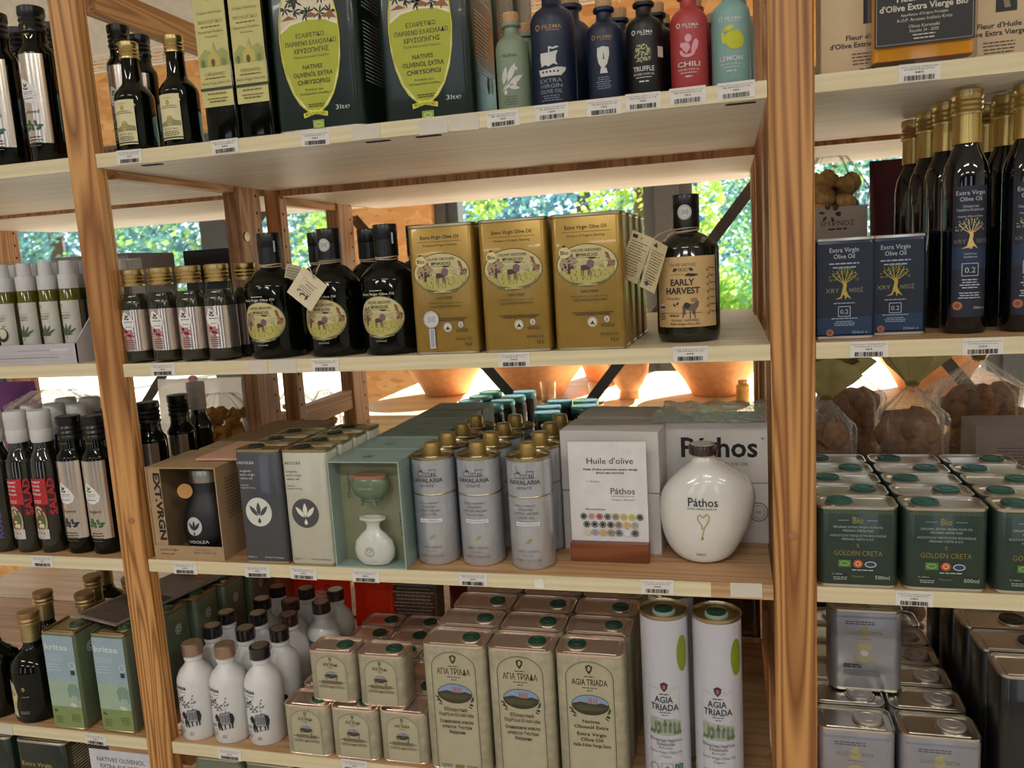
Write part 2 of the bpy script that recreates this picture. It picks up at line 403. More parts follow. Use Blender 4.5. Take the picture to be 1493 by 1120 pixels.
TR = [('blue green tree outside behind the left windows', -5.6, 8.5, 1.55, 3.6), ('bright green tree outside between the shelf uprights', -2.35, 7.2, 1.05, 2.9),
      ('dense tree outside in the middle window, left half', -1.1, 10.8, 1.6, 3.9), ('dense tree outside in the middle window, right half', 2.3, 11.6, 1.45, 4.0),
      ('light green branches hanging close outside the middle window', .30, 5.2, .50, 2.9), ('leafy tree outside the right window beside the dark bottle', 1.35, 6.6, .62, 2.9),
      ('dark tree outside far left', -9.5, 10., 1.8, 4.), ('tall tree outside beyond the right shelves', 4.4, 8.0, 1.2, 3.8)]
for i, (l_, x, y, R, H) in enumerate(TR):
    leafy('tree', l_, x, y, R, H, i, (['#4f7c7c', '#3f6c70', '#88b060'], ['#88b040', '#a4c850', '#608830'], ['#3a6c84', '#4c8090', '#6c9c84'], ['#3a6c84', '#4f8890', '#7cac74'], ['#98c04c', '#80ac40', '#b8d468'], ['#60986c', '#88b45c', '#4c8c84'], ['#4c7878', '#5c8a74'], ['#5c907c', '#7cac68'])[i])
def hedge(label, x0, x1, y, h, seed, cols):
    Rn = random.Random(seed); t = thing('hedge', label, 'hedge', ((x0+x1)/2, y, -.5)); m = MB(); lm = [leafm(c) for c in cols]
    L = x1-x0
    for i in range(int(520*L)):
        p = Vector((Rn.uniform(-L/2, L/2), Rn.uniform(-.5, .5), Rn.uniform(0, h)*(.8+.2*math.sin(i)))); p.z += .3*noise.noise(Vector((p.x, 0, seed)))
        d = Vector((Rn.uniform(-1, 1), Rn.uniform(-1, 1), Rn.uniform(-.4, .6))).normalized(); s_ = Rn.uniform(.10, .24); e = d.orthogonal().normalized()*s_*.5
        m.add([p, p+d*s_*.5+e, p+d*s_, p+d*s_*.5-e], [(0, 1, 2, 3)], Rn.choice(lm))
    o = m.build('foliage', t, 0); o['kind'] = 'stuff'
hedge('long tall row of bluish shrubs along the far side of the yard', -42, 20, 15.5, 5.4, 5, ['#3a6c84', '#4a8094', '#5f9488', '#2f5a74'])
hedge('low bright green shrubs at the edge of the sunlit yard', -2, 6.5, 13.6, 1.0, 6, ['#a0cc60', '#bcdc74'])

# ================================================================== SHELVING
PY0, PY1 = -.004, .022
def upright(x0, x1, label, mat, screws=()):
    t = thing('timber_upright', label, 'upright', ((x0+x1)/2, 0, -.9))
    MB().box(-(x1-x0)/2, (x1-x0)/2, PY0, PY1, 0, 2.4, mat, .0025).build('board', t)
    for z in screws:
        m = MB(); m.lathe([(.0055, 0), (.0055, .0012), (.0035, .0018)], M('#a5744a', .5), 14); o = m.build('plug', t)
        o.rotation_euler = (PI/2, 0, 0); o.location = ((.006 if x0 < .5 else -.002), PY0, z+.9)
    return t
upright(-.0465, -.0015, 'honey pine upright on the left with a wooden plug near its middle', W_POST, (.368,))
upright(.9045, .9535, 'wide knotty pine upright on the right with a round plug', W_POST2, (.372,))
def hole_list(z0, z1): 
    z = z0; out = []
    while z < z1: out.append(z); z += .032
    return out
def side_frame(x, y0, y1, label, rail_z, xin, face, front=True):
    """ladder frame of two drilled posts with rails; face = +1 holes shown on +x side"""
    t = thing('side_frame', label, 'frame', (x, y0, -.9))
    pm = MB(); D = y1-y0; hw = .016
    for nm, a, b in (('post', 0, .03), ('post', D-.075, D))[0 if front else 1:]:
        m = MB(); m.box(-hw, hw, a, b, 0, 2.06, W_FRAME, .0015); p = m.build(nm, t)
        h = MB(); yh = a+.012 if a == 0 else b-.016
        for z in hole_list(1.1, 2.03): h.add([(face*(hw+.0003), yh+.0032*math.cos(q*PI/4), z+.0032*math.sin(q*PI/4)) for q in range(8)], [tuple(range(8))], M('#1b120c', .9))
        hh = h.build('peg_holes', p); hh['kind'] = 'stuff'
    for z in rail_z: MB().box(-hw*.7, hw*.7, .03, D-.075, z+.9-.022, z+.9+.022, W_BEAM, .001).build('rail', t)
    return t
side_frame(-.024, .024, .43, 'drilled pine ladder frame behind the left upright', (1.13, .897, -.05), 0, 1, False)
side_frame(-.008, .47, .80, 'second drilled pine ladder frame further back on the left', (1.02, .880, .425, .06), 0, 1)
side_frame(.930, .024, .43, 'drilled pine ladder frame behind the right upright', (1.1, -.05), 0, -1)
side_frame(.922, .47, .80, 'second drilled pine ladder frame further back on the right', (1.1, .06), 0, -1)
side_frame(-.975, .47, .80, 'drilled pine frame far left behind the spray bottles', (.84, .42), 0, 1)
fr_s = MB(); fr_s.lathe([(.009, 0), (.009, .002), (.004, .0025)], M('#d8c49a', .4, .5), 16); fs_ = fr_s.build('bolt_washer'); fs_.rotation_euler = (0, PI/2, 0)
fs_.location = (.0165, .345, .795+.9); fs_.parent = [o for o in bpy.data.objects if o.name == 'side_frame'][0]
T = .019
def shelf(x0, x1, y0, y1, z, label, top, strip=None, slot=(), edge=None):
    t = thing('shelf_board', label, 'shelf', ((x0+x1)/2, y0, z)); L = (x1-x0)/2
    m = MB(); m.box(-L, L, .0025, y1-y0, .0006, T, top); m.build('board', t)
    MB().box(-L, L, .0025, y1-y0, 0, .0006, W_UNDER).build('veneer', t)
    a, b = strip or (-L, L)
    if strip:
        a -= (x0+x1)/2; b -= (x0+x1)/2; MB().box(b, L, 0, .0025, 0, T, W_SHELF3).build('bare_edge', t)
    MB().box(a, b, 0, .0025, 0, T, edge or W_EDGE).build('edge_strip', t)
    for sx, sy in slot:
        s_ = MB(); s_.rounded(sx-(x0+x1)/2, sy, [(0, -.0008), (0, -.0002)], .035, .010, .0045, M('#2a2320', .8)); s_.build('slot_plate', t)
    return t
Z1, Z2, Z3, Z4 = .9034, .6045, .3059, .0061
L1, L2, L3, L4 = .9025, .6071, .3046, .0068
R1, R2, R3, R4 = .9031, .6048, .3065, .0061
XM0, XM1 = -.001, .9035
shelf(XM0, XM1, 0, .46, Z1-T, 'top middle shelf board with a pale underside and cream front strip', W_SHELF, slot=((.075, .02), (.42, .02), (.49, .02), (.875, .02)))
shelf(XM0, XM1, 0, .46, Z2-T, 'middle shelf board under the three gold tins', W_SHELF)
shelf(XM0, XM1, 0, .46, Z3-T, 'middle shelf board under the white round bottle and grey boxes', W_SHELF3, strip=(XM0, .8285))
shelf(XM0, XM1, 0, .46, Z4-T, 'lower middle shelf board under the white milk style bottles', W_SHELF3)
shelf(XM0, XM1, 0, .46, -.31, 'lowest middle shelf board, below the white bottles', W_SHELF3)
for z, nm in ((Z1-T-.011, 'top'), (Z2-T-.012, 'second'), (Z3-T-.004, 'third'), (Z4-T, 'fourth'), (-.31, 'fifth')):
    shelf(.01, .905, .475, .80 if z < .8 else .95, z, 'pale rear shelf board behind the %s middle shelf' % nm, W_SHELF, edge=W_FRAME)
XL0, XL1 = -.95, -.047
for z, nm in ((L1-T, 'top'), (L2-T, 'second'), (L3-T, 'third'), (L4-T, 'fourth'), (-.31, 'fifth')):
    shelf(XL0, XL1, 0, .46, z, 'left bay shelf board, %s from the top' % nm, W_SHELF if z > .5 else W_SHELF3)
    shelf(XL0, -.03, .475, .80 if z < .8 else .95, z-.006, 'left bay rear shelf board, %s from the top' % nm, W_SHELF, edge=W_FRAME)
XR0, XR1 = .954, 1.86
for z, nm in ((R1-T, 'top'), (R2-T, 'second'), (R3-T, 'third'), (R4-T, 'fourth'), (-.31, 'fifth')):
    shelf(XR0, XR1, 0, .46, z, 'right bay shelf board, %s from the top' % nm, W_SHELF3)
    shelf(.94, XR1, .475, .80, z-.006, 'right bay rear shelf board, %s from the top' % nm, W_SHELF, edge=W_FRAME)
BR = M('#6d6a66', .45, .7)
def brace(p, q, y, label):
    t = thing('metal_brace', label, 'brace', (p[0], y, p[1]))
    MB().strip((0, 0, 0), (q[0]-p[0], 0, q[1]-p[1]), .024, .0018, BR).build('flat_bar', t)
    m = MB(); m.lathe([(.006, 0), (.006, .003), (.003, .005)], STEEL, 10); o = m.build('screw', t); o.rotation_euler = (PI/2, 0, 0); o.location = (0, -.001, 0)
brace((.915, .85), (.11, -.15), .815, 'grey diagonal metal strap rising to the right behind the dark harvest bottle')
brace((0., .845), (.83, -.15), .822, 'grey diagonal metal strap falling to the right behind the black bottles')
brace((-.22, .90), (-.93, .08), .822, 'grey diagonal metal strap behind the left bay shelves')
brace((.99, .84), (1.62, .04), .815, 'grey diagonal metal strap behind the right bay bags')

# ---- price tags
def price_tag(x, z, l1, l2, price, label, seed, bay_y=0., blank=False, w=.041):
    h = .0185
    m = MB().box(-w/2, w/2, -.0008, -.0002, -h/2, h/2, M('#cfc8b8' if blank else '#dcd8d0', .5)); o = m.build('price_tag'); o.location = (x, bay_y, z)
    o.rotation_euler = (0, random.Random(seed).uniform(-.02, .02), 0)
    tag(o, label, 'price tag', 'price tags on the shelf edges')
    if not blank:
        a = Art(); a.t(l1, 0, 5.2, 1.25, 'k', min(w*900, 37)).t(l2, 0, 2.8, 1.25, 'k', 30).t(price, 0, -.8, 2., 'k', b=.02).bars(-15, -8.2, 15, -3., 'k', seed)
        pr(a, o, flat(0, -.0008))
H = "Huile d'olive vierge extra"
TG = [(.055, .895, H, 'bio 250ml', '11.40 €', 'under the two small dark bottles'), (.207, .895, H, 'BIOLOGIKO', '22.90 €', 'under the tall yellow labelled bottles'), (.341, .893, H, 'CHRYSOPIGI 3L', '62,40 €', 'under the left green three litre tin'),
 (.595, .892, H, '250ml', '6.20 €', 'under the sage green bottle'), (.656, .894, H, '500ml', '11.20 €', 'under the large navy bottle'), (.719, .893, H, '200ml', '7.90 €', 'under the small navy bottle'),
 (.765, .895, "Huile d'olive infusée à la truffe", '', '7.90 €', 'under the black truffle bottle'), (.816, .896, "Huile d'olive infusée au chili", '', '7.90 €', 'under the red chili bottle'), (.870, .896, "Huile d'olive infusée au citron", '', '7.90 €', 'under the mint lemon bottle'),
 (.067, .5955, H, '', '5,20 €', 'under the gold capped mini bottles'), (.325, .595, H, '500ml', '16,90 €', 'under the black bottle with the paper tag'), (.591, .595, H, 'CRETE 1L', '24.90 €', 'under the middle gold tin'), (.811, .596, H, '500ml', '24.90 €', 'under the early harvest bottle'),
 (.063, .295, H, '500ml', '41,80 €', 'under the brown box with the black bottle'), (.185, .295, H, '500ml', '14,80 €', 'under the charcoal tin'), (.260, .295, H, '500ml', '14,90 €', 'under the off white tin'), (.357, .295, 'Coffret huile, origan', 'et vinaigre', '32,80 €', 'under the sage gift box'),
 (.515, .297, H, '500ml', '26,40 €', 'under the white cylinder tins'), (.762, .298, "Huile d'olive premium extra", 'vierge EVOO BIO PATHOS 500', '57.90 €', 'between the sign block and the white round bottle'),
 (.102, -.004, H, 'KRITSA 500ml', '16,80 €', 'under the white milk style bottles'), (.312, .000, H, '500ml', '9.80 €', 'under the small beige tins'),
 (-.198, .2958, H, '', '7.90 €', 'under the salad oil bottles'), (-.145, -.0035, H, 'KRITSA', '16.00 €', 'under the left pale green tin'), (1.060, .894, "Fleur d'huile PREMIUM", 'KORONEIKI AOP', '28.80 €', 'under the amber oil flask'),
 (1.011, .5955, "Huile d'olive CHRYSANTHOS", 'AOP Mylopotamos 0,2 acidité', '6.80 €', 'under the blue tins'), (1.128, .595, "Huile d'olive CHRYSANTHOS", 'AOP Mylopotamos 0,2 acidité', '12.20 €', 'under the tall blue labelled bottle'), (1.062, .297, "Huile d'olive vierge extra BIO", 'Messara AOP GOLDEN CRETA', '15,80 €', 'under the green square tins')]
for i, (x, z, a, b, p, l_) in enumerate(TG): price_tag(x, z, a, b or '500ml', p, 'white barcode price tag ' + l_, i)
for i, (x, z, l_) in enumerate([(.413, .894, 'between the two green three litre tins'), (.504, .892, 'under the right green three litre tin'), (.545, .8925, 'at the right end of the green tins'), (.222, .5945, 'under the left black bottle'), (.262, .5948, 'just right of the left black bottle'), (.871, .2985, 'on bare wood at the right end of the third shelf'), (-.33, -.003, 'at the far left of the fourth shelf')]):
    price_tag(x, z, '', '', '', 'blank pale paper label ' + l_, 50+i, blank=True, w=(.038 if i != 3 else .03))
m = MB().add([(-.007, -.0005, -.006), (.004, -.0005, -.007), (.008, -.0005, .002), (.003, -.0005, .007), (-.008, -.0005, .004)], [(0, 1, 2, 3, 4)], M('#e4e0d4', .6)).build('tape_scrap'); m.location = (.608, -.0003, .2955)
tag(m, 'torn scrap of white tape on the third shelf edge', 'tape')
# ================================================================== BUILDERS OF THE GOODS
def g_tin(name, label, cat, w, d, h, r, body, metal, loc, cap=None, art=None, side_art=None, rz=0, group=None, corner=4, capx=0., capd='plug'):
    """rectangular tin: base centre of the front edge at loc"""
    t = thing(name, label, cat, loc, rz, group); cy = d/2
    MB().rounded(0, cy, [(.0006, .003), (0, .004), (0, h-.005), (.0006, h-.004)], w, d, r, body, corner).build('body', t)
    m = MB(); m.rounded(0, cy, [(.0004, h-.0045), (-.0006, h-.0035), (-.0006, h-.0008), (.0002, h), (.0018, h), (.0022, h-.003), (.003, h-.0032)], w, d, r, metal, corner)
    m.rounded(0, cy, [(.009, h-.0031), (.0098, h-.0022)], w, d, r, metal, corner, caps=(0, 1)); m.build('lid', t)
    MB().rounded(0, cy, [(.0012, 0), (-.0005, .0006), (-.0005, .003), (.0004, .004)], w, d, r, metal, corner).build('base_rim', t)
    if cap:
        m = MB(); cr, cm = cap
        m.lathe([(cr+.0022, h-.003), (cr+.0022, h-.0012), (cr+.001, h-.0006)], metal, 22, capx, cy)
        m.lathe([(cr, h-.0015), (cr, h+.0012), (cr-.001, h+.0022), (cr*.72, h+.0022), (cr*.68, h+.0014)], cm, 22, capx, cy)
        m.lathe([(cr*.5, h+.0014), (cr*.44, h+.0024)], cm, 16, capx, cy, caps=(0, 1)); m.build('cap', t)
    if art: pr(art, t, flat(0, 0))
    if side_art: pr(side_art, t, side(w/2, cy), 'side_print')
    return t
def g_round(name, label, cat, prof, mat, loc, group=None, seg=32, sy=1., smooth=40, part='body'):
    t = thing(name, label, cat, loc, 0, group)
    MB().lathe(prof, mat, seg, sy=sy).build(part, t, smooth)
    return t
def cap_part(t, r, z0, z1, mat, ridges=0, name='cap', seg=26):
    pf = [(r*.99, z0)]
    n = ridges*2
    for k in range(n+1): 
        z = z0+(z1-z0)*(.08+.62*k/max(n, 1)); pf.append((r*(1.0 if k % 2 == 0 else .915), z))
    pf += [(r, z0+(z1-z0)*.78), (r, z1-.0012), (r-.0012, z1)]
    return MB().lathe(pf, mat, seg).build(name, t, 30)
def box_carton(name, label, w, d, h, mat, loc, cat='box', rz=0, group=None, art=None, seam=True):
    t = thing(name, label, cat, loc, rz, group)
    MB().box(-w/2, w/2, 0, d, 0, h, mat, .0008).build('carton', t)
    if seam: MB().box(-w/2+.002, w/2-.002, .0005, d-.0005, h, h+.0006, mat).build('top_flap', t)
    if art: pr(art, t, flat(0, 0))
    return t
G = 'g:b48a3c'
# ------------------------------------------------------------------ TOP SHELF, MIDDLE
# small dark bottles with cream label
prof_s = [(.010, 0), (.0245, .0006), (.0262, .004), (.0265, .072), (.0255, .078), (.0215, .084), (.0145, .092), (.0128, .098), (.0118, .126)]
def small_dark():
    t = g_round('oil_bottle', 'small dark green bottle with gold screw cap and cream label, left one of the pair', 'bottle', prof_s, DARKGLASS, (.054, .026, Z1), 'small gold capped bottles on the top shelf')
    cap_part(t, .0135, .126, .149, GOLD, 3)
    S = cyl(.0268); plate(t, S, -18, 8, 16, 68, M('#d9cfa0', .5))
    a = Art(); a.t('ORGANIC', -1, 62, 2, '8a7a40').ell(-1, 57, 3, 3.6, '#b59a4c').fine(-15, 13, 52, 2, 2.5, 1, '#6b6238')
    a.poly([(-17, 26), (15, 26), (15, 32), (6, 34), (2, 40), (-1, 34), (-17, 31)], '#8f8b62').ell(-1, 33, 4, 7, '#b8a55e').ring(-1, 33, 2.5, 3, .6, '#4b4a2a')
    a.t('ΒΙΟΛΟΓΙΚΟ', -1, 21, 2.2, '#3a3820', 22).fine(-15, 13, 18, 3, 2.4, 1, '#4a4728').rect(-18, 9.8, 16, 11.5, '#33351f')
    pr(a, t, cyl(.0268), step=4)
    return t
p = small_dark(); dup(p, (.127, .026, Z1), label='small dark green bottle with gold screw cap, right one beside the tall yellow labels')
# tall herb bottles with foil label (shared)
prof_h = [(.010, 0), (.0225, .0008), (.0245, .004), (.0245, .150), (.0238, .156), (.0185, .164), (.0168, .170), (.0165, .186)]
FOIL = M('#e0d6ca', .2, .9, .03)
def herb(label, herb_col, loc, word='infused', group=None, berry=None):
    t = g_round('herb_oil_bottle', label, 'bottle', prof_h, DARKGLASS, loc, group)
    cap_part(t, .0182, .182, .218, BLACKCAP, 3); 
    S = cyl(.0247); plate(t, S, -26, 26, 26, 150, FOIL, nx=18)
    a = Art(); a.poly([(-14, 104), (-15, 92), (-9, 84), (2, 82), (10, 86), (13, 94), (6, 106), (-6, 116), (-9, 116)], '#e0dedb'); a.leaves([(-5, 104, 7, 3, 1.9), (-5, 104, 7, 3, .9), (-5, 101, 6, 3, 2.5), (-5, 101, 6, 3, .3)], herb_col if herb_col[1] in '234' else '#2c2c26')
    a.fine(-12, 9, 97, 2, 2.6, 1, '#6a6a66').line([(-13, 92), (11, 92)], .3, '#777777').fine(-12, 9, 88, 1, 3, 1.2, '#444444')
    a.t(word, 0, 68, 5, '#4a4038', 24)
    R = random.Random(5)
    a.leaves([(R.uniform(-8, 8), R.uniform(44, 54), R.uniform(5, 9), 4, R.uniform(-.4, 3.4)) for q in range(14)], herb_col)
    a.fine(-12, 12, 34, 4, 4, 1.6, '#5a4e44')
    b = Art(); b.t('6', 3, 186, 4.5, G).t('KOROS', 2, 176, 2.6, G)
    pr(a, t, S, step=4); pr(b, t, cyl(.0184), 'neck_print', step=3)
    return t
p = herb('tall black capped bottle with silver foil label and green sprig, left of the pair', '#2f5a3a', (-.172, .030, L1), group='foil labelled bottles on the left top shelf')
dup(p, (-.105, .030, L1), label='tall black capped foil bottle with green sprig, touching the left upright', group='foil labelled bottles on the left top shelf')
dup(p, (-.235, .036, L1), label='foil labelled black capped bottle at the far left picture edge')
dup(p, (-.200, .100, L1), label='black capped bottle half hidden in the gap behind the foil pair')
dup(p, (-.135, .105, L1), label='black capped bottle hidden behind the foil bottle by the upright')
dup(p, (.012, .062, Z1), scale=(.85, .85, .85), label='black capped foil bottle just right of the left upright', group='foil labelled bottles on the middle top shelf')
dup(p, (.005, .115, Z1), scale=(.85, .85, .85), label='black capped bottle behind the first small gold capped bottle', group='foil labelled bottles on the middle top shelf')
# tall yellow label square bottles
def yellow(label, loc):
    t = thing('square_bottle', label, 'bottle', loc, 0, 'tall yellow labelled bottles')
    MB().rounded(0, .0265, [(.003, 0), (0, .003), (0, .225), (.004, .235), (.012, .242)], .050, .050, .006, DARKGLASS, 4).build('body', t)
    m = MB(); m.lathe([(.0135, .240), (.0135, .285)], DARKGLASS, 20, 0, .0265); m.build('neck', t)
    m = MB(); m.lathe([(.0155, .262), (.0155, .30), (.0145, .302)], BLACKCAP, 20, 0, .0265); m.build('cap', t)
    MB().box(-.0235, .0235, -.0003, 0, .044, .205, M('#c4bd78', .5)).build('label', t)
    a = Art(); a.n = 4; C = '#5d5a2a'; a.ell(0, 186, 5, 8, '#b9a24a').t('Σταυρια Μοναστηρι', 0, 162, 3.2, C, 36).t('ΒΙΟΛΟΓΙΚΟ', 0, 150, 4.2, '#7a7434', 36)
    a.fine(-18, 18, 145, 1, 3, 1.4, C).t('Εξαιρετικό Παρθένο', 0, 138, 3, C, 38).t('Ελαιόλαδο', 0, 132, 2.6, C)
    a.poly([(-22, 96), (22, 96), (22, 112), (14, 118), (6, 114), (2, 126), (-3, 114), (-12, 118), (-22, 108)], '#9aa05c').poly([(-9, 96), (9, 96), (9, 108), (4, 112), (0, 122), (-4, 112), (-9, 108)], '#c0ad56').ell(-1, 100, 3, 5, '#4c4c24').ell(-16, 100, 3, 5, '#6a6e38').ell(15, 100, 4, 5, '#7d8246')
    a.t('ORGANIC', 0, 84, 4.2, '#7a7434', 30).fine(-20, 20, 80, 1, 3, 1.3, C).t('Extra Virgin Olive Oil', 0, 73, 3.2, C, 42).rect(-24, 65, 24, 68.5, '#2f3320').fine(-18, 18, 60, 1, 3, 1.4, C).fine(-20, 20, 54, 1, 2, 1, C).fine(-16, 16, 50, 1, 2, 1.4, C)
    pr(a, t, flat(0, 0)); return t
p = yellow('tall square bottle with pale yellow label, left of the two', (.203, .002, Z1)); dup(p, (.2545, .004, Z1), label='tall square bottle with pale yellow label beside the green tin')
dup(p, (.236, .075, Z1), label='tall square dark bottle behind the two yellow labelled ones')
# 3 litre tins
GREEN3 = M('#0f221b', .28, 0, .1, coat=.15)
a = Art(); pal = '#c7c92c'
def half(pts_y, rx, ry, cx, cy, up, n=26):
    ps = [];
    for k in range(n+1):
        an = 2*PI*k/n; x, y = cx+rx*math.cos(an), cy+ry*math.sin(an); ps.append((x, y))
    return ps
a.ell(-3, 115, 43, 93, '#c9c634').ell(-3, 115, 41.5, 91, '#e5dfc0').poly([(-44+0, 128), (-42, 150), (-36, 172), (-20, 196), (-3, 206), (14, 196), (30, 172), (36, 150), (38, 132), (20, 138), (-3, 140), (-28, 137)], '#d8cdb0')
a.poly([(-44.2, 124), (-28, 134), (-3, 138), (20, 136), (38.3, 128), (38.4, 110), (34, 78), (24, 48), (8, 28), (-3, 24.5), (-14, 28), (-30, 48), (-41, 80), (-44.3, 108)], '#a9ae2c')
R = random.Random(8); bush = []
for q in range(22):
    x, y = R.uniform(-36, 30), R.uniform(142, 188)
    if ((x+3)/38)**2+((y-115)/88)**2 > .95: continue
    for w_ in range(7): bush.append((x, y, R.uniform(8, 12), 2.4, w_*.9+R.random()))
a.leaves(bush, '#1d231c').many([[(-42, 140), (-20, 141), (-30, 146)], [(-8, 141), (14, 141), (2, 147)], [(14, 140), (37, 136), (30, 146)]], '#8a5a32')
D_ = '#2b3016'
a.t('ΕΞΑΙΡΕΤΙΚΟ', -2, 117, 5.4, D_, 40, b=.01).t('ΠΑΡΘΕΝΟ ΕΛΑΙΟΛΑΔΟ', -2, 107.5, 5.6, D_, 72, b=.01).t('ΧΡΥΣΟΠΗΓΗΣ', -2, 98, 5.8, D_, 50, b=.01).t('Προϊόν Βιολογικής Γεωργίας', -2, 92, 2.6, '#5c6020', 50)
a.t('NATIVES', -2, 78, 5.4, D_, 28, b=.01).t('OLIVENÖL EXTRA', -2, 68.5, 5.8, D_, 56, b=.01).t('CHRYSOPIGI', -2, 59, 5.8, D_, 46, b=.01).t('Produkt aus', -2, 51, 3, '#454a18', 26).t('ökologischem Landbau', -2, 46, 3, '#454a18', 42).fine(-16, 14, 33, 2, 2.6, 1.2, '#454a18')
a.ring(-3, 115, 43, 93, 1.4, '#cfcb38').poly([(-20, 17), (-3, 21), (14, 17), (14.5, 23), (-3, 27), (-20.5, 23)], '#d3cf30').t('BIOLOGISCHES', -3, 19.6, 4, D_, 29, b=.01)
a.t('3lt℮', 36, 24, 6, '#cfd6cc', 20).rect(-8, 2.5, 8, 13.5, '#8fa83a').ring(0, 8, 5.5, 3, .7, '#dfe8b0').fine(-10, 14, .5, 1, 2, .8, '#cfd6cc')
b_ = Art(); 
for r in range(40):
    if not (16 < r < 20): b_.fine(-40, 30, 60+r*4.6, 1, 4, 1.1, '#cfcfc6', r, 'l')
b_.ell(20, 52, 7, 12, '#b9beb4')
p = g_tin('olive_oil_tin', 'large dark green three litre tin with yellow oval label, left', 'tin', .126, .118, .262, .012, GREEN3, TIN, (.3445, .008, Z1), art=a, side_art=b_, group='three litre tins on the top shelf')
dup(p, (.489, .028, Z1), label='large dark green three litre tin with yellow oval label, right, tag edge reading 3lt')
dup(p, (.3445, .135, Z1), label='three litre green tin hidden behind the left oval labelled tin', skip=('label_print',)); dup(p, (.489, .155, Z1), label='second green three litre tin behind, its side covered in fine print', skip=('label_print',)); dup(p, (.489, .285, Z1), label='third green three litre tin at the back of the right row', skip=('label_print',))
# Filema bottles
def filema(label, loc, hexc, kind, s=1., group='matt infused oil bottles in a row', **kw):
    pf = [(.012, 0), (.0195, .0005), (.0208, .003), (.0208, .0735), (.0203, .0785), (.0185, .0830), (.0150, .0868), (.0112, .0892), (.0092, .0915), (.0089, .099), (.0122, .101), (.0126, .103), (.0120, .1048), (.0095, .1050)]
    pf = [(r*s, z*s) for r, z in pf]
    mat = M(hexc, .42, 0, .04, bump=.08, scale=200)
    t = g_round('infused_oil_bottle', label, 'bottle', pf, mat, loc, group, 30)
    m = MB(); m.lathe([(.0092*s, .1045*s), (.0098*s, .106*s), (.0098*s, .1165*s), (.0088*s, .1178*s)], CORK, 20); m.build('cork', t)
    if not kind: return t
    a = Art(); W = '#c9c8c4'; q = s; L = kw.get('logo', W)
    a.t('FILEMA', 3*q, 67*q, 3.6*q, L, 18*q, b=.008).ring(-11*q, 69*q, 2.6*q, 2.8*q, 1.1*q, L).fine(-4*q, 12*q, 65.2*q, 1, 1, .7*q, L)
    if kind == 'olive':
        a = Art(); a.t('FILEMA', 1, 62, 3.6, '#3c4a3c', 18).leaves([(-9, 30, 22, 7, 1.35), (-3, 33, 24, 7, 1.12), (-1, 30, 20, 6.5, .55), (-2, 27, 14, 5, -.15), (-9, 24, 12, 4, .6)], W)
        a.ell(8, 48, 2, 2.2, W, 12).ell(6, 31, 2.6, 2.8, W, 12).ell(-6, 21, 2.3, 3, W, 12).line([(-11, 22), (-6, 30), (0, 34)], .7, W).fine(-9, 9, 15, 4, 3, 1, '#55654f')
    if kind == 'ship':
        a.poly([(-14, 36), (15, 36), (19, 40), (15, 44), (14, 39.5), (-4, 38.5), (-14.5, 41)], W).poly([(-15, 42), (-13, 34), (13, 34), (20, 43), (8, 44), (-2, 42)], W).poly([(-11, 45), (-12, 54), (-11.5, 61), (0, 61), (10, 63), (7.5, 57), (7, 50), (9.5, 46), (4, 48), (-2, 45), (-6, 47)], W)
        a.rect(-1.4, 60, .3, 68, W).poly([(.3, 68), (4, 66.5), (8, 68), (12, 67), (8, 65.5), (4, 64.4), (.3, 65.5)], W)
        a.many([[(x+1.3*math.cos(k), 39+1.3*math.sin(k)) for k in [i*.8 for i in range(8)]] for x in (-9, -4.5, 0, 4.5, 9)], '#1a2437')
        for i, tx in enumerate(('EXTRA', 'VIRGIN', 'OLIVE OIL')): a.t(tx, 0, 26.5-6.3*i, 4.6, '#8d99a8', 27, b=0)
        a.fine(-13, 13, 10.5, 3, 2.6, 1, '#7a8698')
    if kind == 'head':
        a.poly([(-6.5, 58), (0, 59.5), (7, 58), (7.5, 50), (5, 40), (1, 35), (-2, 35), (-5.5, 41), (-7, 50)], W).poly([(-3, 35), (3.5, 35), (5, 29), (-4, 29)], W).poly([(.6, 54), (1.7, 45), (0, 44.4)], '#1a2437').fine(-9, 9, 24, 6, 2.5, 1, '#77839a')
    if kind == 'truffle':
        R = random.Random(2); pp = [(11*math.cos(k*.3)*(1+.08*math.sin(k*2.2)), 47+12*math.sin(k*.3)*(1+.06*math.cos(k*1.7))) for k in range(21)]
        a.poly(pp, '#2a2b22')
        for i in range(70):
            x, y = R.uniform(-9, 9), 47+R.uniform(-10, 10)
            if (x/10)**2+((y-47)/11)**2 < 1: a.raw(Art.leaf(None, x, y, 3, 1.6, R.uniform(0, 6), None), [tuple(range(8))], '#a3a47a', False)
        a.t('TRUFFLE', 0, 26.5, 5.6, W, 25, b=.02).t('INFUSED OLIVE OIL', 0, 22, 2.3, W, 25, b=.01).fine(-12, 12, 19, 1, 1, .9, W).fine(-7, 7, 14, 1, 1, 1.6, W)
    if kind == 'chili':
        Pk = '#d79aa6'; a.ell(0, 57, 4, 4.5, Pk).ell(-7, 50, 2.6, 2.8, Pk).poly([(5, 40), (10, 45), (12, 52), (9, 56), (6, 54), (4, 48), (3, 42)], Pk).ring(-1, 43, 9, 7, 3.4, Pk, 16, PI*.95, 2*PI).poly([(-2, 40), (2, 46), (1, 51), (-4, 53), (-7, 46)], Pk)
        a.t('CHILI', 0, 26, 5.4, W, 26, b=.02).t('INFUSED OLIVE OIL', 0, 21.4, 2.2, W, 24, b=.01).fine(-12, 12, 18.5, 1, 1, .9, W).fine(-5, 5, 14, 1, 1, 1.6, W)
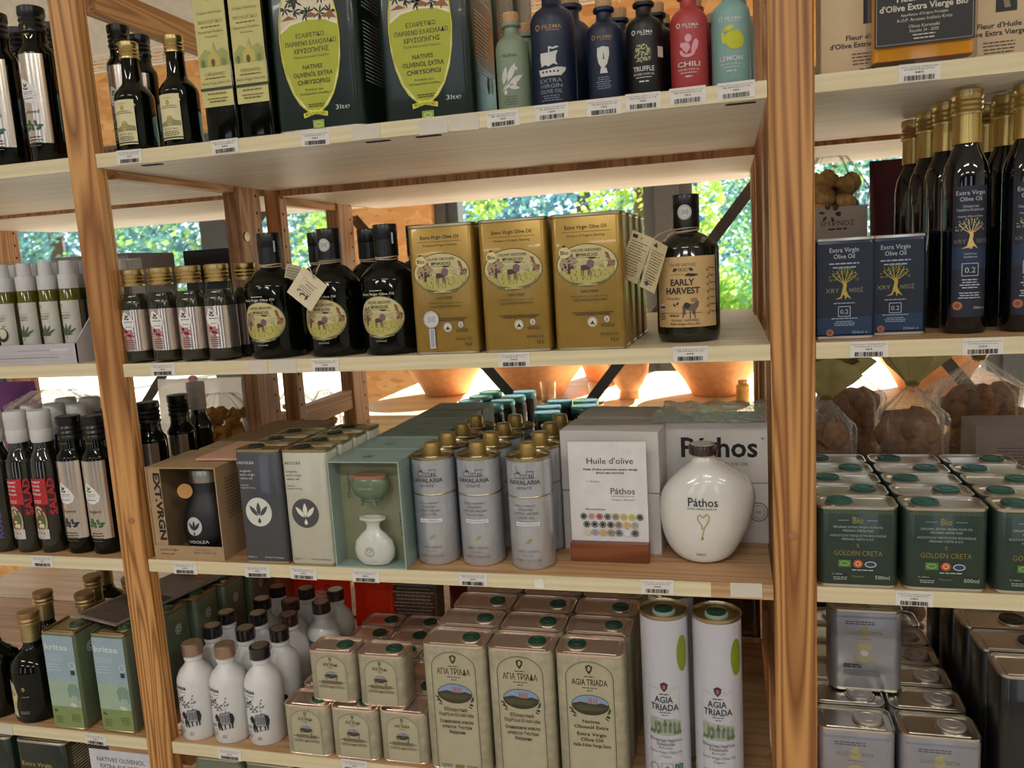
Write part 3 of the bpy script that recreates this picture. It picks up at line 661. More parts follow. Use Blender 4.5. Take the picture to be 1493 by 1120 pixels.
    if kind == 'lemon':
        Y = '#bdbd1a'; a.poly([(-8, 52), (-5, 57), (2, 60), (9, 59), (14, 53), (14.5, 46), (12, 41), (5, 39), (-1, 40), (-4, 44), (-8, 47)], Y).leaves([(-9, 60, 14, 6, .35), (-9, 60, 15, 4, -1.55)], '#c5c43a').line([(-11, 58), (-6, 61), (-3, 60)], 1, Y)
        a.t('LEMON', 0, 27, 5.4, W, 26, b=.02).t('INFUSED OLIVE OIL', 0, 22.4, 2.2, W, 24, b=.01).fine(-12, 12, 19.5, 1, 1, .9, W).fine(-7, 7, 15, 1, 1, 1.6, W)
    pr(a, t, cyl(.0209*s), step=2.5)
    return t
NAVY, SAGE, MINT, RED, BLK = '#15203a', '#7f9079', '#7fa6a0', '#a83a3c', '#0e0e10'
def fil_back(src, pts, desc):
    for i, (x, y, z, s) in enumerate(pts): dup(src, (x, y, z), label=desc[i], scale=(s, s, s) if s != 1 else None, skip=('label_print',))
p = filema('sage green matt bottle with cork and white olive sprig', (.604, .030, Z1), SAGE, 'olive', 1.0); fil_back(p, [(.610, .085, Z1, 1), (.615, .140, Z1, 1)], ['sage green bottle directly behind the olive sprig bottle', 'sage green bottle third in its column, only the cork showing'])
p = filema('large navy matt bottle with a white sailing ship', (.655, .036, Z1), NAVY, 'ship', 1.32, logo='#a5845c'); fil_back(p, [(.665, .105, Z1, 1)], ['large navy bottle behind the sailing ship bottle'])
p = filema('small navy matt bottle with a white carved face', (.7195, .026, Z1), NAVY, 'head', 1.02, logo='#9c7f5c'); fil_back(p, [(.731, .080, Z1, 1), (.735, .134, Z1, 1)], ['small navy bottle second behind the carved face bottle', 'small navy bottle third behind the carved face bottle'])
p = filema('black matt bottle printed TRUFFLE with cork', (.7665, .027, Z1), BLK, 'truffle', 1.02); fil_back(p, [(.777, .080, Z1, 1), (.781, .133, Z1, 1)], ['black bottle second behind the truffle bottle', 'black bottle third behind the truffle bottle'])
st = MB().box(-.004, .005, -.0003, 0, -.006, .006, M('#cfb9b4', .5)).build('side_sticker', p); st.location = (.0185, -.0108, .048); st.rotation_euler = (0, 0, .95)
p = filema('red matt bottle printed CHILI with pink drops', (.818, .028, Z1), RED, 'chili', 1.04); fil_back(p, [(.822, .084, Z1, 1)], ['red bottle behind the chili bottle'])
p = filema('mint green matt bottle printed LEMON with a yellow lemon', (.8655, .029, Z1), MINT, 'lemon', 1.06); fil_back(p, [(.872, .088, Z1, 1)], ['mint green bottle behind the lemon bottle'])
filema('black corked bottle in the gap between the chili and lemon bottles', (.846, .150, Z1), BLK, None)
# ------------------------------------------------------------------ SECOND SHELF, MIDDLE
def mini(label, loc):
    t = thing('mini_bottle', label, 'bottle', loc, 0, 'gold capped mini bottles')
    pf = [(.0188, 0), (.0202, .0025), (.0202, .088), (.018, .093), (.0152, .097), (.0148, .114)]
    MB().rounded(0, 0, [(.0202-r, z) for r, z in pf], .0404, .0404, .0155, FILMT, 5).build('glass', t)
    MB().rounded(0, 0, [(.0025, .003), (.0012, .005), (.0012, .087), (.003, .092), (.0065, .0965), (.0068, .101)], .0404, .0404, .0155, M('#1c1d05', .12, 0, .2, coat=.4), 5).build('oil', t)
    cap_part(t, .0162, .112, .1365, GOLD, 3)
    fl = M('#cdbfb4', .2, .85, .03); MB().rounded(0, 0, [(-.0003, .018), (-.0003, .078)], .0404, .0404, .0155, fl, 5, caps=(0, 0)).build('foil_label', t)
    a = Art(); a.poly([(-11, 62), (-10, 54), (-4, 49), (4, 49), (9, 55), (9, 62), (2, 70), (-5, 75), (-7, 75)], '#e3e0db').leaves([(-3, 66, 6, 2.5, 1.9), (-3, 66, 6, 2.5, 1.0), (-3, 64, 5, 2.5, 2.6), (-3, 64, 5, 2.5, .3)], '#45403a')
    a.fine(-9, 8, 60, 1, 2, 1.1, '#333333').fine(-7, 6, 53, 1, 2, 1, '#555555')
    R = random.Random(3)
    a.leaves([(R.uniform(-6, 5), R.uniform(38, 46), 6, 3.4, R.uniform(0, 6)) for q in range(12)], '#c46a70').fine(-9, 8, 33, 5, 3, 1.5, '#86505a')
    pr(a, t, lambda u, v, o: Vector((u, -.0205-o, v))); return t
p = mini('gold capped mini bottle with foil label, leftmost of the front row', (.014, .026, Z2))
for x, y, l_ in ((.0625, .026, 'second from the left'), (.110, .026, 'third from the left'), (.1565, .025, 'rightmost, beside the black bottle')): dup(p, (x, y, Z2), label='gold capped mini bottle with foil label, front row, ' + l_)
for i, (x, y) in enumerate(((.022, .072), (.072, .072), (.121, .072), (.173, .070), (.190, .112), (.145, .115))): dup(p, (x, y, Z2), label='gold capped mini bottle in the rear rows, ' + ('leftmost behind the first', 'behind the second', 'behind the third', 'behind the fourth', 'showing just left of the black bottle cap', 'third row behind the third')[i], skip=('label_print',))
# black round bottles with oval label
pf_b = [(.015, 0), (.036, .0006), (.0385, .004), (.040, .012), (.040, .1), (.038, .105), (.022, .122), (.0145, .126), (.0140, .135)]
def oval_art(a, cx, cy, rx, ry, edge='#5a5a38', dark='#5c3a36'):
    a.ell(cx, cy, rx+1.2, ry+1, edge, 30).ell(cx, cy, rx, ry, '#c8bd86', 30)
    a.poly([(cx-rx*.93, cy+ry*.1), (cx-rx*.8, cy+ry*.45), (cx-rx*.5, cy+ry*.5), (cx-rx*.28, cy+ry*.2), (cx-rx*.4, cy-ry*.25), (cx-rx*.85, cy-ry*.35)], '#a08a6c')
    R = random.Random(9)
    a.leaves([(cx+rx*R.uniform(-.85, -.35), cy+ry*R.uniform(-.3, .45), rx*.12, rx*.06, R.uniform(0, 6)) for q in range(26)], dark)
    a.poly([(cx+rx*.62, cy-ry*.25), (cx+rx*.72, cy+ry*.1), (cx+rx*.6, cy+ry*.6), (cx+rx*.72, cy+ry*.55), (cx+rx*.8, cy+ry*.2), (cx+rx*.95, cy+ry*.15), (cx+rx*.9, cy-ry*.25)], '#8a4a3a')
    a.poly([(cx-rx*.9, cy-ry*.3), (cx-rx*.3, cy-ry*.12), (cx+rx*.3, cy-ry*.2), (cx+rx*.92, cy-ry*.1), (cx+rx*.8, cy-ry*.6), (cx+rx*.4, cy-ry*.88), (cx-rx*.4, cy-ry*.88), (cx-rx*.8, cy-ry*.58)], '#b3a95c')
    a.many([[(cx-rx*.66, cy-ry*.4), (cx-rx*.56, cy-ry*.4), (cx-rx*.58, cy+ry*.1), (cx-rx*.63, cy+ry*.1)]], '#4a2f34').leaves([(cx+rx*R.uniform(-.7, .75), cy-ry*R.uniform(.35, .8), rx*.11, rx*.03, R.uniform(1, 2.2)) for q in range(34)], '#7c7a3c').leaves([(cx+rx*R.uniform(.45, .95), cy+ry*R.uniform(-.15, .35), rx*.10, rx*.05, R.uniform(0, 6)) for q in range(18)], '#97916a')
    a.poly([(cx-rx*.5, cy+ry*.02), (cx-rx*.1, cy+ry*.25), (cx+rx*.2, cy+ry*.12), (cx+rx*.55, cy+ry*.22), (cx+rx*.6, cy-ry*.02), (cx, cy-ry*.08)], '#b5ae7c')
    # donkey with load
    dx, dy, u = cx-rx*.02, cy-ry*.30, rx*.03
    a.poly([(dx-6*u, dy+1*u), (dx-6.5*u, dy+6*u), (dx-3*u, dy+7*u), (dx+3*u, dy+6.5*u), (dx+5*u, dy+9*u), (dx+7*u, dy+8.5*u), (dx+6*u, dy+5*u), (dx+4*u, dy+2*u), (dx-2*u, dy+1*u)], '#4a2f34')
    a.many([[(dx+k*u, dy+2*u), (dx+(k+1)*u, dy+2*u), (dx+(k+.6)*u, dy-6*u), (dx+(k-.1)*u, dy-6*u)] for k in (-6, -4, 1.5, 3.4)], '#4a2f34').poly([(dx, dy+6*u), (dx+1*u, dy+11*u), (dx+5*u, dy+13*u), (dx+9*u, dy+10*u), (dx+8*u, dy+4*u), (dx+4*u, dy+3*u)], '#7a5560')
    a.t('OLIVE GROVES', cx, cy+ry*.66, ry*.14, '#4c4638', rx*1.0, b=.01).t('SPIRIDIS', cx, cy+ry*.42, ry*.16, '#4c4638', rx*.75, b=.01).line([(cx-rx*.5, cy+ry*.36), (cx+rx*.3, cy+ry*.36)], .35, '#4c4638').poly([(cx+rx*.02, cy+ry*.33), (cx+rx*.12, cy+ry*.38), (cx+rx*.36, cy+ry*.34), (cx+rx*.2, cy+ry*.29)], '#1c1a18')
    a.ring(cx, cy, rx*.97, ry*.97, .8, '#7a7450', 24, PI*1.08, PI*1.92)
    a.poly([(cx-rx*.55, cy-ry*.93), (cx, cy-ry*1.08), (cx+rx*.55, cy-ry*.93), (cx+rx*.55, cy-ry*.80), (cx, cy-ry*.95), (cx-rx*.55, cy-ry*.80)], '#6a6444').fine(cx-rx*.4, cx+rx*.4, cy-ry*.98, 1, 1, .9, '#d8cf9c')
    return a
TWINE = M('#b9a688', .9, bump=.6, scale=500)
def twine(t, z, r, loops=3, seed=0, tail=None):
    R = random.Random(seed); m = MB()
    for k in range(loops):
        ph = R.uniform(0, 6); zz = z+.0016*k
        m.tube([(r*math.cos(a)*(1+.02*k), r*math.sin(a)*(1+.02*k), zz+.0015*math.sin(a+ph)) for a in [i*2*PI/20 for i in range(21)]], .0008, TWINE, 5)
    if tail: m.tube(tail, .0008, TWINE, 5)
    m.build('twine', t)
def groves(label, loc, seal=False, band=True):
    t = g_round('black_bottle', label, 'bottle', pf_b, DARKGLASS, loc, 'rounded black bottles with oval labels', 36)
    MB().lathe([(.0163, .132), (.0163, .1545), (.0158, .1552), (.0163, .156), (.0163, .173), (.0155, .1745)], BLACKCAP, 26).build('cap', t)
    twine(t, .1285, .0150, 3, int(loc[0]*99))
    a = Art(); oval_art(a, 0, 52, 33, 27); a.t('Extra Virgin Olive Oil', -2, 81, 3.4, '#cfcab8', 46, b=.01).fine(-14, 8, 86.5, 1, 1, 1.1, '#cfcab8').t('ΕΛΑΙΟΛΑΔΟ', 0, 19, 2.4, '#bdb79f', 15)
    pr(a, t, cyl(.0402), step=4)
    if band: MB().box(-.002, .0025, -.0003, 0, .148, .163, M('#8f98a4', .6)).build('tax_strip', t).location = (.0128, -.0098, 0)
    if seal:
        b = Art(); b.ell(0, 152, 8.5, 8.8, '#d3d1cc', 20).ring(0, 152, 7.6, 8, .6, '#555555').ring(0, 152, 5.4, 5.6, .4, '#555555').many([[(x, 149), (x+1, 149), (x+1, 155), (x, 155)] for x in (-3, -1, 1, 3)], '#777777'); pr(b, t, cyl(.0165), 'round_seal', step=2.5)
    return t
p = groves('black round bottle with pale oval label, left one with no paper tag', (.232, .043, Z2))
q = groves('black round bottle wearing a hanging cream paper tag and a white seal', (.3245, .044, Z2), seal=True, band=False)
dup(p, (.409, .044, Z2), label='black round bottle with oval label next to the first gold tin')
for i, (x, y) in enumerate(((.267, .124), (.346, .128), (.4235, .126))): dup(p, (x, y, Z2), label='black capped bottle in the second row, ' + ('between the left and tagged bottles', 'between the tagged and right bottles', 'just left of the gold tins', 'third row, hidden by the gold tin')[i], skip=('label_print',) if i else ())
# hanging card on the tagged bottle
def card(label, loc, w, h, rz, ry, art, rx=0.):
    t = thing('paper_tag', label, 'tag', loc); t.rotation_euler = (rx, ry, rz)
    MB().box(-w/2, w/2, 0, .0006, -h, 0, M('#d6c9a8', .7, bump=.1, scale=200)).build('card', t)
    if art: pr(art, t, flat(0, 0))
    return t
a = Art(); a.t('OLIVE GROVES', 2, -14, 2.2, '#4c4638', 17).t('SPIRIDIS', 2, -18.5, 2.6, '#4c4638', 14).ring(-9, -12, 3, 3, .5, '#a8a040').fine(-12, 10, -22, 3, 3, .8, '#5c5646').poly([(-4, -36), (-5, -31), (0, -29), (4, -30), (7, -27), (8, -33), (5, -36), (4, -31), (-2, -32)], '#4a3f3a').leaves([(-9, -30, 4, 1.6, .7), (-10, -32, 4, 1.6, 1.8)], '#4a3f3a')
card('cream square paper tag hanging cornerwise on the middle black bottle', (.3265, -.008, Z2+.111), .043, .043, 0, .70, a.__class__() if 0 else a)
m = MB(); m.tube([(-.008, 0, .018), (-.003, -.002, .008), (.001, -.004, -.002)], .0009, TWINE, 5).tube([(.010, 0, .018), (.005, -.002, .008), (.001, -.004, -.002)], .0009, TWINE, 5); o = m.build('twine_loop', [x for x in bpy.data.objects if x.name == 'paper_tag'][0]); o.rotation_euler = (0, -.70, 0); o.location = (0, 0, -.002)
a = Art(); a.fine(-10, 10, -6, 8, 3.6, 1, '#5c5646', 4)
card('folded paper tag seen edge on beside the left black bottle', (.270, .040, Z2+.128), .022, .042, .9, .25, a)
# gold tins
GOLDTIN = M('#9c7d36', .32, .45, .07, coat=.15)
def gold_art(seal=False):
    a = Art(); D = '#3a2c18'
    a.t('Extra Virgin Olive Oil', 0, 149, 4.6, D, 52, b=.015).line([(-30, 145.5), (30, 145.5)], .4, D).t('Product of Organic Farming', 0, 139.5, 3, D, 46)
    oval_art(a, 0, 105, 37, 25, '#54402c'); a.ell(-27, 121, 7, 7, '#d9c894').t('Bio', -27, 118.6, 5, D, 10, b=.02).leaves([(-30, 128, 5, 2.5, .3)], D)
    a.t('UNFILTERED', 2, 71, 4, D, 22).t('As traditionally consumed in Crete', 2, 66, 2.2, D, 46).t('COLD PRESS EXTRACTION', 2, 61, 2.6, D, 42, b=.01)
    a.fine(-24, 34, 46, 2, 2.4, 1.1, D, 5).ell(4, 35, 6, 6.2, '#d9d2c0').ring(4, 35, 5, 5.2, .5, D).poly([(1, 32), (4, 37), (7, 32)], D).ell(22, 38, 3.4, 4, '#c9bfae').leaves([(22, 35, 5, 2, 1.57)], '#7a6a9a').fine(12, 34, 31, 2, 2.4, .9, D)
    a.t('Acidity 0.3', 24, 18, 3.4, D, 22, b=.01).t('1Lt', 31, 10.5, 4.4, D, 9, b=.02)
    if seal:
        a.rect(-22, 8, -14, 34, '#c3c6cc').ell(-18, 46, 10.5, 11, '#cfcfce').ring(-18, 46, 9.5, 10, .6, '#777777').ring(-18, 46, 6.4, 6.8, .4, '#777777').many([[(x, 42), (x+1.2, 42), (x+1.2, 50), (x, 50)] for x in (-22, -19.5, -17, -14.6)], '#8a8a8a').many([[(-20.5, y), (-15.5, y), (-15.5, y+1), (-20.5, y+1)] for y in range(10, 33, 2)], '#7a7f8c')
    return a
p1 = g_tin('gold_tin', 'gold one litre tin with a silver seal strip, first from the left', 'tin', .0885, .050, .168, .008, GOLDTIN, TINGOLD, (.500, .004, Z2), art=gold_art(True), group='gold one litre tins')
p2 = g_tin('gold_tin', 'gold one litre tin, middle one of the three in front', 'tin', .0885, .050, .168, .008, GOLDTIN, TINGOLD, (.596, .002, Z2), art=gold_art(), group='gold one litre tins')
p3 = dup(p2, (.690, .001, Z2), label='gold one litre tin, right one of the three, beside the folded tag')
for c_, (x, nm) in enumerate(((.500, 'left'), (.596, 'middle'), (.690, 'right'))):
    for k in range(1, 4): dup(p2, (x+(.008 if x < .55 else .002*k), .004+.056*k, Z2), label='gold one litre tin, %s one back in the %s column' % (ORD[k], nm), skip=('label_print',))
# early harvest bottle
t = g_round('harvest_bottle', 'dark bottle with tan label printed EARLY HARVEST and black seal cap', 'bottle', [(.015, 0), (.036, .0006), (.0385, .004), (.040, .012), (.040, .118), (.038, .123), (.022, .135), (.0145, .138), (.0145, .150)], M('#14170a', .06, 0, .2, coat=.6), (.8065, .084, Z2), None, 36)
MB().lathe([(.0168, .144), (.0168, .168), (.0163, .169), (.0168, .170), (.0168, .184), (.016, .1855)], BLACKCAP, 26).build('cap', t)
twine(t, .139, .0155, 3, 4, [(-.014, -.006, .140), (-.022, -.012, .136), (-.026, -.016, .128)])
S = cyl(.0402); plate(t, S, -44, 20, 42, 108, M('#c9a872', .6, var=.05, scale=120), nx=20)
a = Art(); D = '#29221a'
a.t('OLIVE GROVES', -4, 96, 4, D, 32).t('SPIRIDIS', -4, 89.5, 4.6, D, 24).leaves([(-17, 90, 7, 3, .6), (9, 90, 7, 3, 2.5)], D).line([(-20, 86), (14, 86)], .4, D).poly([(-2, 84), (2, 87.5), (10, 86.5), (16, 84.5), (8, 83)], D)
a.t('EARLY', -5, 72.5, 8, D, 30, b=.03).t('HARVEST', -5, 62, 8, D, 43, b=.03).t('0,2 acidity', -17, 55, 3, D, 17)
a.poly([(-4, 36), (-6, 46), (0, 50), (8, 49), (12, 53), (15, 52), (14, 46), (10, 40), (8, 34), (6, 40), (-1, 42), (-2, 35)], '#6a5a44').ell(0, 47, 4, 4, D).ell(9, 54, 4.5, 2.6, '#8a7a5c').line([(-4, 42), (-5, 32)], .9, D).line([(9, 40), (10, 31)], .9, D).line([(4, 40), (4, 31)], .9, D).leaves([(-13, 48, 5, 2, .8), (-14, 46, 5, 2, 2.2)], D)
a.line([(-40, 38), (18, 38)], .4, D).t('500ml', -16, 33.5, 3, D, 12, b=.02).t('ORGANIC · UNFILTERED', -3, 27.5, 2.8, D, 34).t('Extra Virgin Olive Oil', -3, 23, 2.8, D, 36, b=.01).ell(-33, 46, 4.5, 4.5, '#d0c6b0').rect(-37, 44, -29, 47, '#2c4a7a').fine(-40, -28, 36, 3, 3, 1, D)
for k in range(7): a.line([(25, 92-9*k), (27, 89-9*k), (30, 95-9*k)], .7, D).fine(31, 41, 92-9*k, 1, 1, 1, D, k, 'l')
pr(a, t, S, step=4)
b = Art(); b.ell(-1, 163, 9, 9.4, '#d3d1cc', 20).ring(-1, 163, 8, 8.4, .6, '#555555').ring(-1, 163, 5.6, 5.8, .4, '#555555').many([[(x, 160), (x+1, 160), (x+1, 166), (x, 166)] for x in (-4, -2, 0, 2)], '#777777'); pr(b, t, cyl(.0170), 'round_seal', step=2.5)
t = thing('folded_tag', 'open folded cream booklet tag beside the early harvest bottle', 'tag', (.770, .022, Z2+.132)); 
R0 = MB(); R0.box(-.030, 0, 0, .0006, -.060, 0, M('#d2c29a', .7, bump=.1, scale=200)); c1 = R0.build('page', t); c1.rotation_euler = (0, .42, -.35)
R1_ = MB(); R1_.box(0, .026, 0, .0006, -.062, 0, M('#d6c69e', .7, bump=.1, scale=200)); c2 = R1_.build('page', t); c2.rotation_euler = (0, .42, .85)
a = Art(); [a.fine(-27, -3, -12-3.4*k, 1, 1, 1, '#6a5c3c', k, 'l') for k in range(13)]; a.rect(-27, -7, -20, -3, '#3a2a20').t('P', -14, -7, 3.5, '#3a2a20'); pr(a, c1, flat(0, 0))
a = Art(); [a.fine(3, 23, -14-3.4*k, 1, 1, 1, '#6a5c3c', k+20, 'l') for k in range(13)]; a.poly([(2, -8), (7, -3), (9, -9)], '#5a2a28').ell(8, -55, 3, 3, '#3a5a8a'); pr(a, c2, flat(0, 0))
m = MB(); m.tube([(0, 0, 0), (.008, .012, .006), (.020, .030, .010)], .0008, TWINE, 5); m.build('twine_loop', t)
# ------------------------------------------------------------------ THIRD SHELF, MIDDLE
KRAFT = M('#a88c68', .75, 0, .06, scale=90)
t = thing('window_carton', 'open fronted brown kraft box with bold side lettering holding a black bottle', 'box', (.0685, .006, Z3))
bx, bh, bd, th = .060, .142, .112, .0018
m = MB(); m.box(-bx, bx, 0, bd, 0, th, KRAFT).box(-bx, bx, 0, bd, bh-th, bh, KRAFT).box(-bx, -bx+th, 0, bd, th, bh-th, KRAFT).box(bx-th, bx, 0, bd, th, bh-th, KRAFT).box(-bx, bx, bd-th, bd, th, bh-th, KRAFT); m.build('carton', t)
m = MB(); m.box(-bx+th, bx-th, 0, th, th, .021, KRAFT); fl = m.build('front_lip', t)
a = Art(); a.t('extra virgin', -34, 13.5, 3.4, '#3a3028', 32, 'c').t('olive oil', -38, 7, 3.4, '#3a3028', 22).t('50 cl ℮ 16.9 FL OZ', 28, 10, 3, '#3a3028', 38).t('product of Greece', 24, 15, 1.8, '#3a3028', 26); pr(a, fl, flat(0, 0))
m = MB(); m.box(-bx+th, -bx+th+.022, .002, .003, .021, bh-th, KRAFT); fl = m.build('side_flap', t); fl.rotation_euler = (0, 0, 0)
a = Art(); a.t('EXT.VRGN', -48, 133, 11, '#161310', 104, 'l', b=.04, rot=-PI/2); pr(a, fl, flat(0, .002))
a = Art(); [a.fine(-36, 30, 120-5*k, 1, 1, 1.3, '#4a3c2c', k, 'l') for k in range(13)]; a.ell(10, 26, 5, 5, '#5a4a38'); pr(a, t, side(bx, bd/2), 'side_print')
t = thing('round_black_flask', 'round matt black flask with silver collar sitting inside the kraft box', 'bottle', (.079, .056, Z3+.002))
BM = M('#101114', .45, 0, .05)
MB().lathe([(.020, 0), (.032, .002), (.0400, .016), (.0425, .036), (.0415, .056), (.036, .074), (.029, .088), (.0262, .096), (.0262, .110)], BM, 36).build('body', t)
MB().lathe([(.0262, .109), (.0272, .111), (.0272, .128), (.026, .130)], M('#a8a6a2', .3, 1.), 30).build('metal_collar', t)
MB().lathe([(.024, .130), (.024, .134)], BM, 24).build('stopper', t)
pfk = [(.020, 0), (.032, .002), (.0400, .016), (.0425, .036), (.0415, .056), (.036, .074), (.029, .088)]
a = Art(); a.ell(-3, 47, 13.5, 14, '#b9b9b4', 26).leaves([(-3, 40, 16, 5, 1.57), (-4, 41, 15, 5, 2.2), (-2, 41, 15, 5, .94)], '#26272a').ell(-3, 36, 1.6, 2.6, '#26272a', 10).t('LADOLEA', 0, 20, 5, '#d0d0cc', 36, b=.01); pr(a, t, prof_surf(pfk), step=3)
m = MB(); m.lathe([(.0115, -.0006), (.0115, .0006)], M('#c08a50', .6), 20); o = m.build('round_neck_tag', t); o.rotation_euler = (PI/2, 0, .3); o.location = (-.021, -.029, .098)
box_carton('kraft_box', 'second brown kraft box behind the open fronted one', .120, .112, .142, KRAFT, (.0765, .125, Z3)); box_carton('kraft_box', 'third brown kraft box, furthest back by the ladder frame', .120, .112, .142, KRAFT, (.083, .245, Z3))
t = thing('peach_booklet', 'flat peach coloured card lying on top of the kraft box', 'card', (.112, .098, Z3+.1435), .02)
MB().box(-.042, .045, -.055, .062, 0, .0035, M('#cf9f86', .6), .0006).build('cover', t); a = Art(); a.ell(8, 0, 14, 14, '#d8b09a').leaves([(8, -8, 16, 5, 1.57), (7, -8, 15, 5, 2.2), (9, -8, 15, 5, .94)], '#c99880'); pr(a, t, topf(.0035, 0, 0))
def lado_art(fg, disc, mark):
    a = Art(); a.t('LADOLEA', -18, 149, 4.4, fg, 28, b=0).t('organic', -19, 137.5, 3.4, fg, 18).t('extra virgin', -16.5, 132, 3.4, fg, 24).t('olive oil', -18.5, 126.5, 3.4, fg, 19).t('Patrinia', -22, 117, 2.2, fg, 12).t('Megaritiki Variety', -17, 113, 2.2, fg, 23)
    a.ell(-4, 78, 21, 21.5, disc, 34).leaves([(-4, 72, 21, 7, 1.57), (-6, 72, 20, 6.5, 2.25), (-2, 72, 20, 6.5, .89)], mark).ell(-4, 64.5, 2.6, 3.4, mark, 14).poly([(-5.4, 66.5), (-2.6, 66.5), (-4, 70.5)], mark)
    a.t('500ml ℮', -22, 9, 2.8, fg, 14).t('Product of Greece', 14, 9, 2.8, fg, 30); return a
b_ = Art(); [b_.fine(-14, 14, 140-4.2*k, 1, 1, 1, '#8a8a86', k) for k in range(12)]; b_.t('100%', 0, 62, 5, '#8a8a86').ring(0, 42, 7, 7, .6, '#8a8a86').t('100%', 0, 40, 3, '#8a8a86').ring(0, 20, 7, 7, .6, '#8a8a86')
RC = (.0115, M('#2b2c2c', .35, .3))
pd = g_tin('charcoal_tin', 'charcoal grey tin with a white leaf disc, at the front', 'tin', .071, .047, .170, .009, M('#4b4d52', .3, .25, .04, coat=.3), TINGOLD, (.2005, .003, Z3), RC, lado_art('#d8d8d4', '#d3d3ca', '#47494c'), b_, capx=-.012, group='charcoal and off white leaf tins')
pw = g_tin('off_white_tin', 'off white tin with a charcoal leaf disc, at the front', 'tin', .071, .042, .170, .009, M('#c3c0ae', .32, .15, .03, coat=.3), TINGOLD, (.2755, .002, Z3), RC, lado_art('#4a4a48', '#4b4a4a', '#dcdacb'), b_, capx=-.010, group='charcoal and off white leaf tins')
for k in (1, 2): dup(pd, (.2005+.0012*k, .004+.052*k, Z3), label='charcoal tin, %s in its column behind the front one' % ORD[k], skip=('label_print',))
for k in (1, 2, 3): dup(pw, (.2755+.0012*k, .003+.0465*k, Z3), label='off white tin, %s in its column behind the front one' % ORD[k], skip=('label_print',))
# gift box
SG = M('#8fa39c', .6, 0, .04); SGI = M('#8c8c6c', .7, 0, .06)
t = thing('gift_box', 'open sage green gift box holding a green jar above a white vase', 'box', (.3655, .002, Z3)); gw, gh, gd, th = .0535, .1535, .072, .0018
m = MB(); m.box(-gw, gw, 0, gd, 0, th, SG).box(-gw, gw, 0, gd, gh-th, gh, SG).box(-gw, -gw+th, 0, gd, th, gh-th, SG).box(gw-th, gw, 0, gd, th, gh-th, SG).box(-gw, gw, gd-th, gd, th, gh-th, SG); m.build('carton', t)
m = MB(); m.box(-gw+th, gw-th, .032, .0335, th, gh-th, SGI); ins = m.build('card_insert', t)
a = Art(); a.t('Oregano', -37, 92, 5.4, '#2a3028', 36, 'l', rot=PI/2).t('No.ONO', 40, 38, 5.4, '#2a3028', 34, 'l', rot=PI/2); pr(a, ins, flat(0, .032))
a = Art(); [a.fine(-28, 28, 138-3.7*k, 1, 1, 1.1, '#4f6a6a', k, 'l') for k in range(32)]; pr(a, t, side(gw, gd/2), 'side_print')
a = Art(); a.ring(-4, 30, 9, 9, .7, '#6a8078').leaves([(-4, 24, 12, 4, 1.57), (-5, 24, 11, 4, 2.3), (-3, 24, 11, 4, .84)], '#6a8078'); pr(a, t, topf(gh, 0, 0), 'top_print')
gb = box_carton('gift_box', 'closed sage grey gift box directly behind the open one', .107, .072, .1535, SG, (.3675, .078, Z3), group='closed gift boxes'); pr(a, gb, topf(.1541, 0, 0), 'top_print')
for k in range(2, 6): dup(gb, (.3655+.0012*k, .002+.0765*k, Z3), label='closed sage grey gift box, %s from the open one going back' % ORD[k-1])
CER = M('#c9cabf', .25, 0, .02, coat=.4)
t = thing('white_vase', 'small white ceramic vase in the lower part of the gift box', 'vase', (.3675, .0155, Z3+.0025)); 
pv = [(.010, 0), (.021, .001), (.0285, .010), (.0305, .021), (.0275, .034), (.0180, .044), (.0110, .050), (.0095, .056), (.0120, .061), (.0195, .0645), (.0200, .068), (.016, .0685), (.008, .065)]
MB().lathe(pv, CER, 30, sy=.5).build('body', t); a = Art(); a.ell(-2, 21, 7.5, 7.5, '#a5a89e').leaves([(-2, 17, 9, 3, 1.57), (-3, 17, 8, 3, 2.3), (-1, 17, 8, 3, .84)], '#c9cabf').t('LADOLEA', 3, 6, 2.4, '#a5a89e', 15); pr(a, t, prof_surf(pv[:5], sy=.5), step=3)
t = thing('green_jar', 'small sage green ceramic jar with a cork lid, upper part of gift box', 'jar', (.3675, .017, Z3+.093)); JG = M('#62735a', .3, 0, .03, coat=.4)
pj = [(.0125, 0), (.0140, .001), (.0135, .004), (.0235, .010), (.0282, .019), (.0288, .025), (.0268, .0325), (.0250, .034)]
MB().lathe(pj, JG, 30, sy=.5).build('body', t); MB().lathe([(.0250, .0335), (.0256, .0355), (.0250, .0385)], M('#9a6f52', .8, bump=.4, scale=300), 26, sy=.5).build('cork_lid', t); a = Art(); a.t('LADOLEA', -2, 20, 3.2, '#a9b59a', 24); pr(a, t, prof_surf(pj, sy=.5), step=3)
for k in (-1, 1): MB().box(-.002+k*.010, .002+k*.010, -.012, -.008, -.004, .004, JG).build('foot', t)
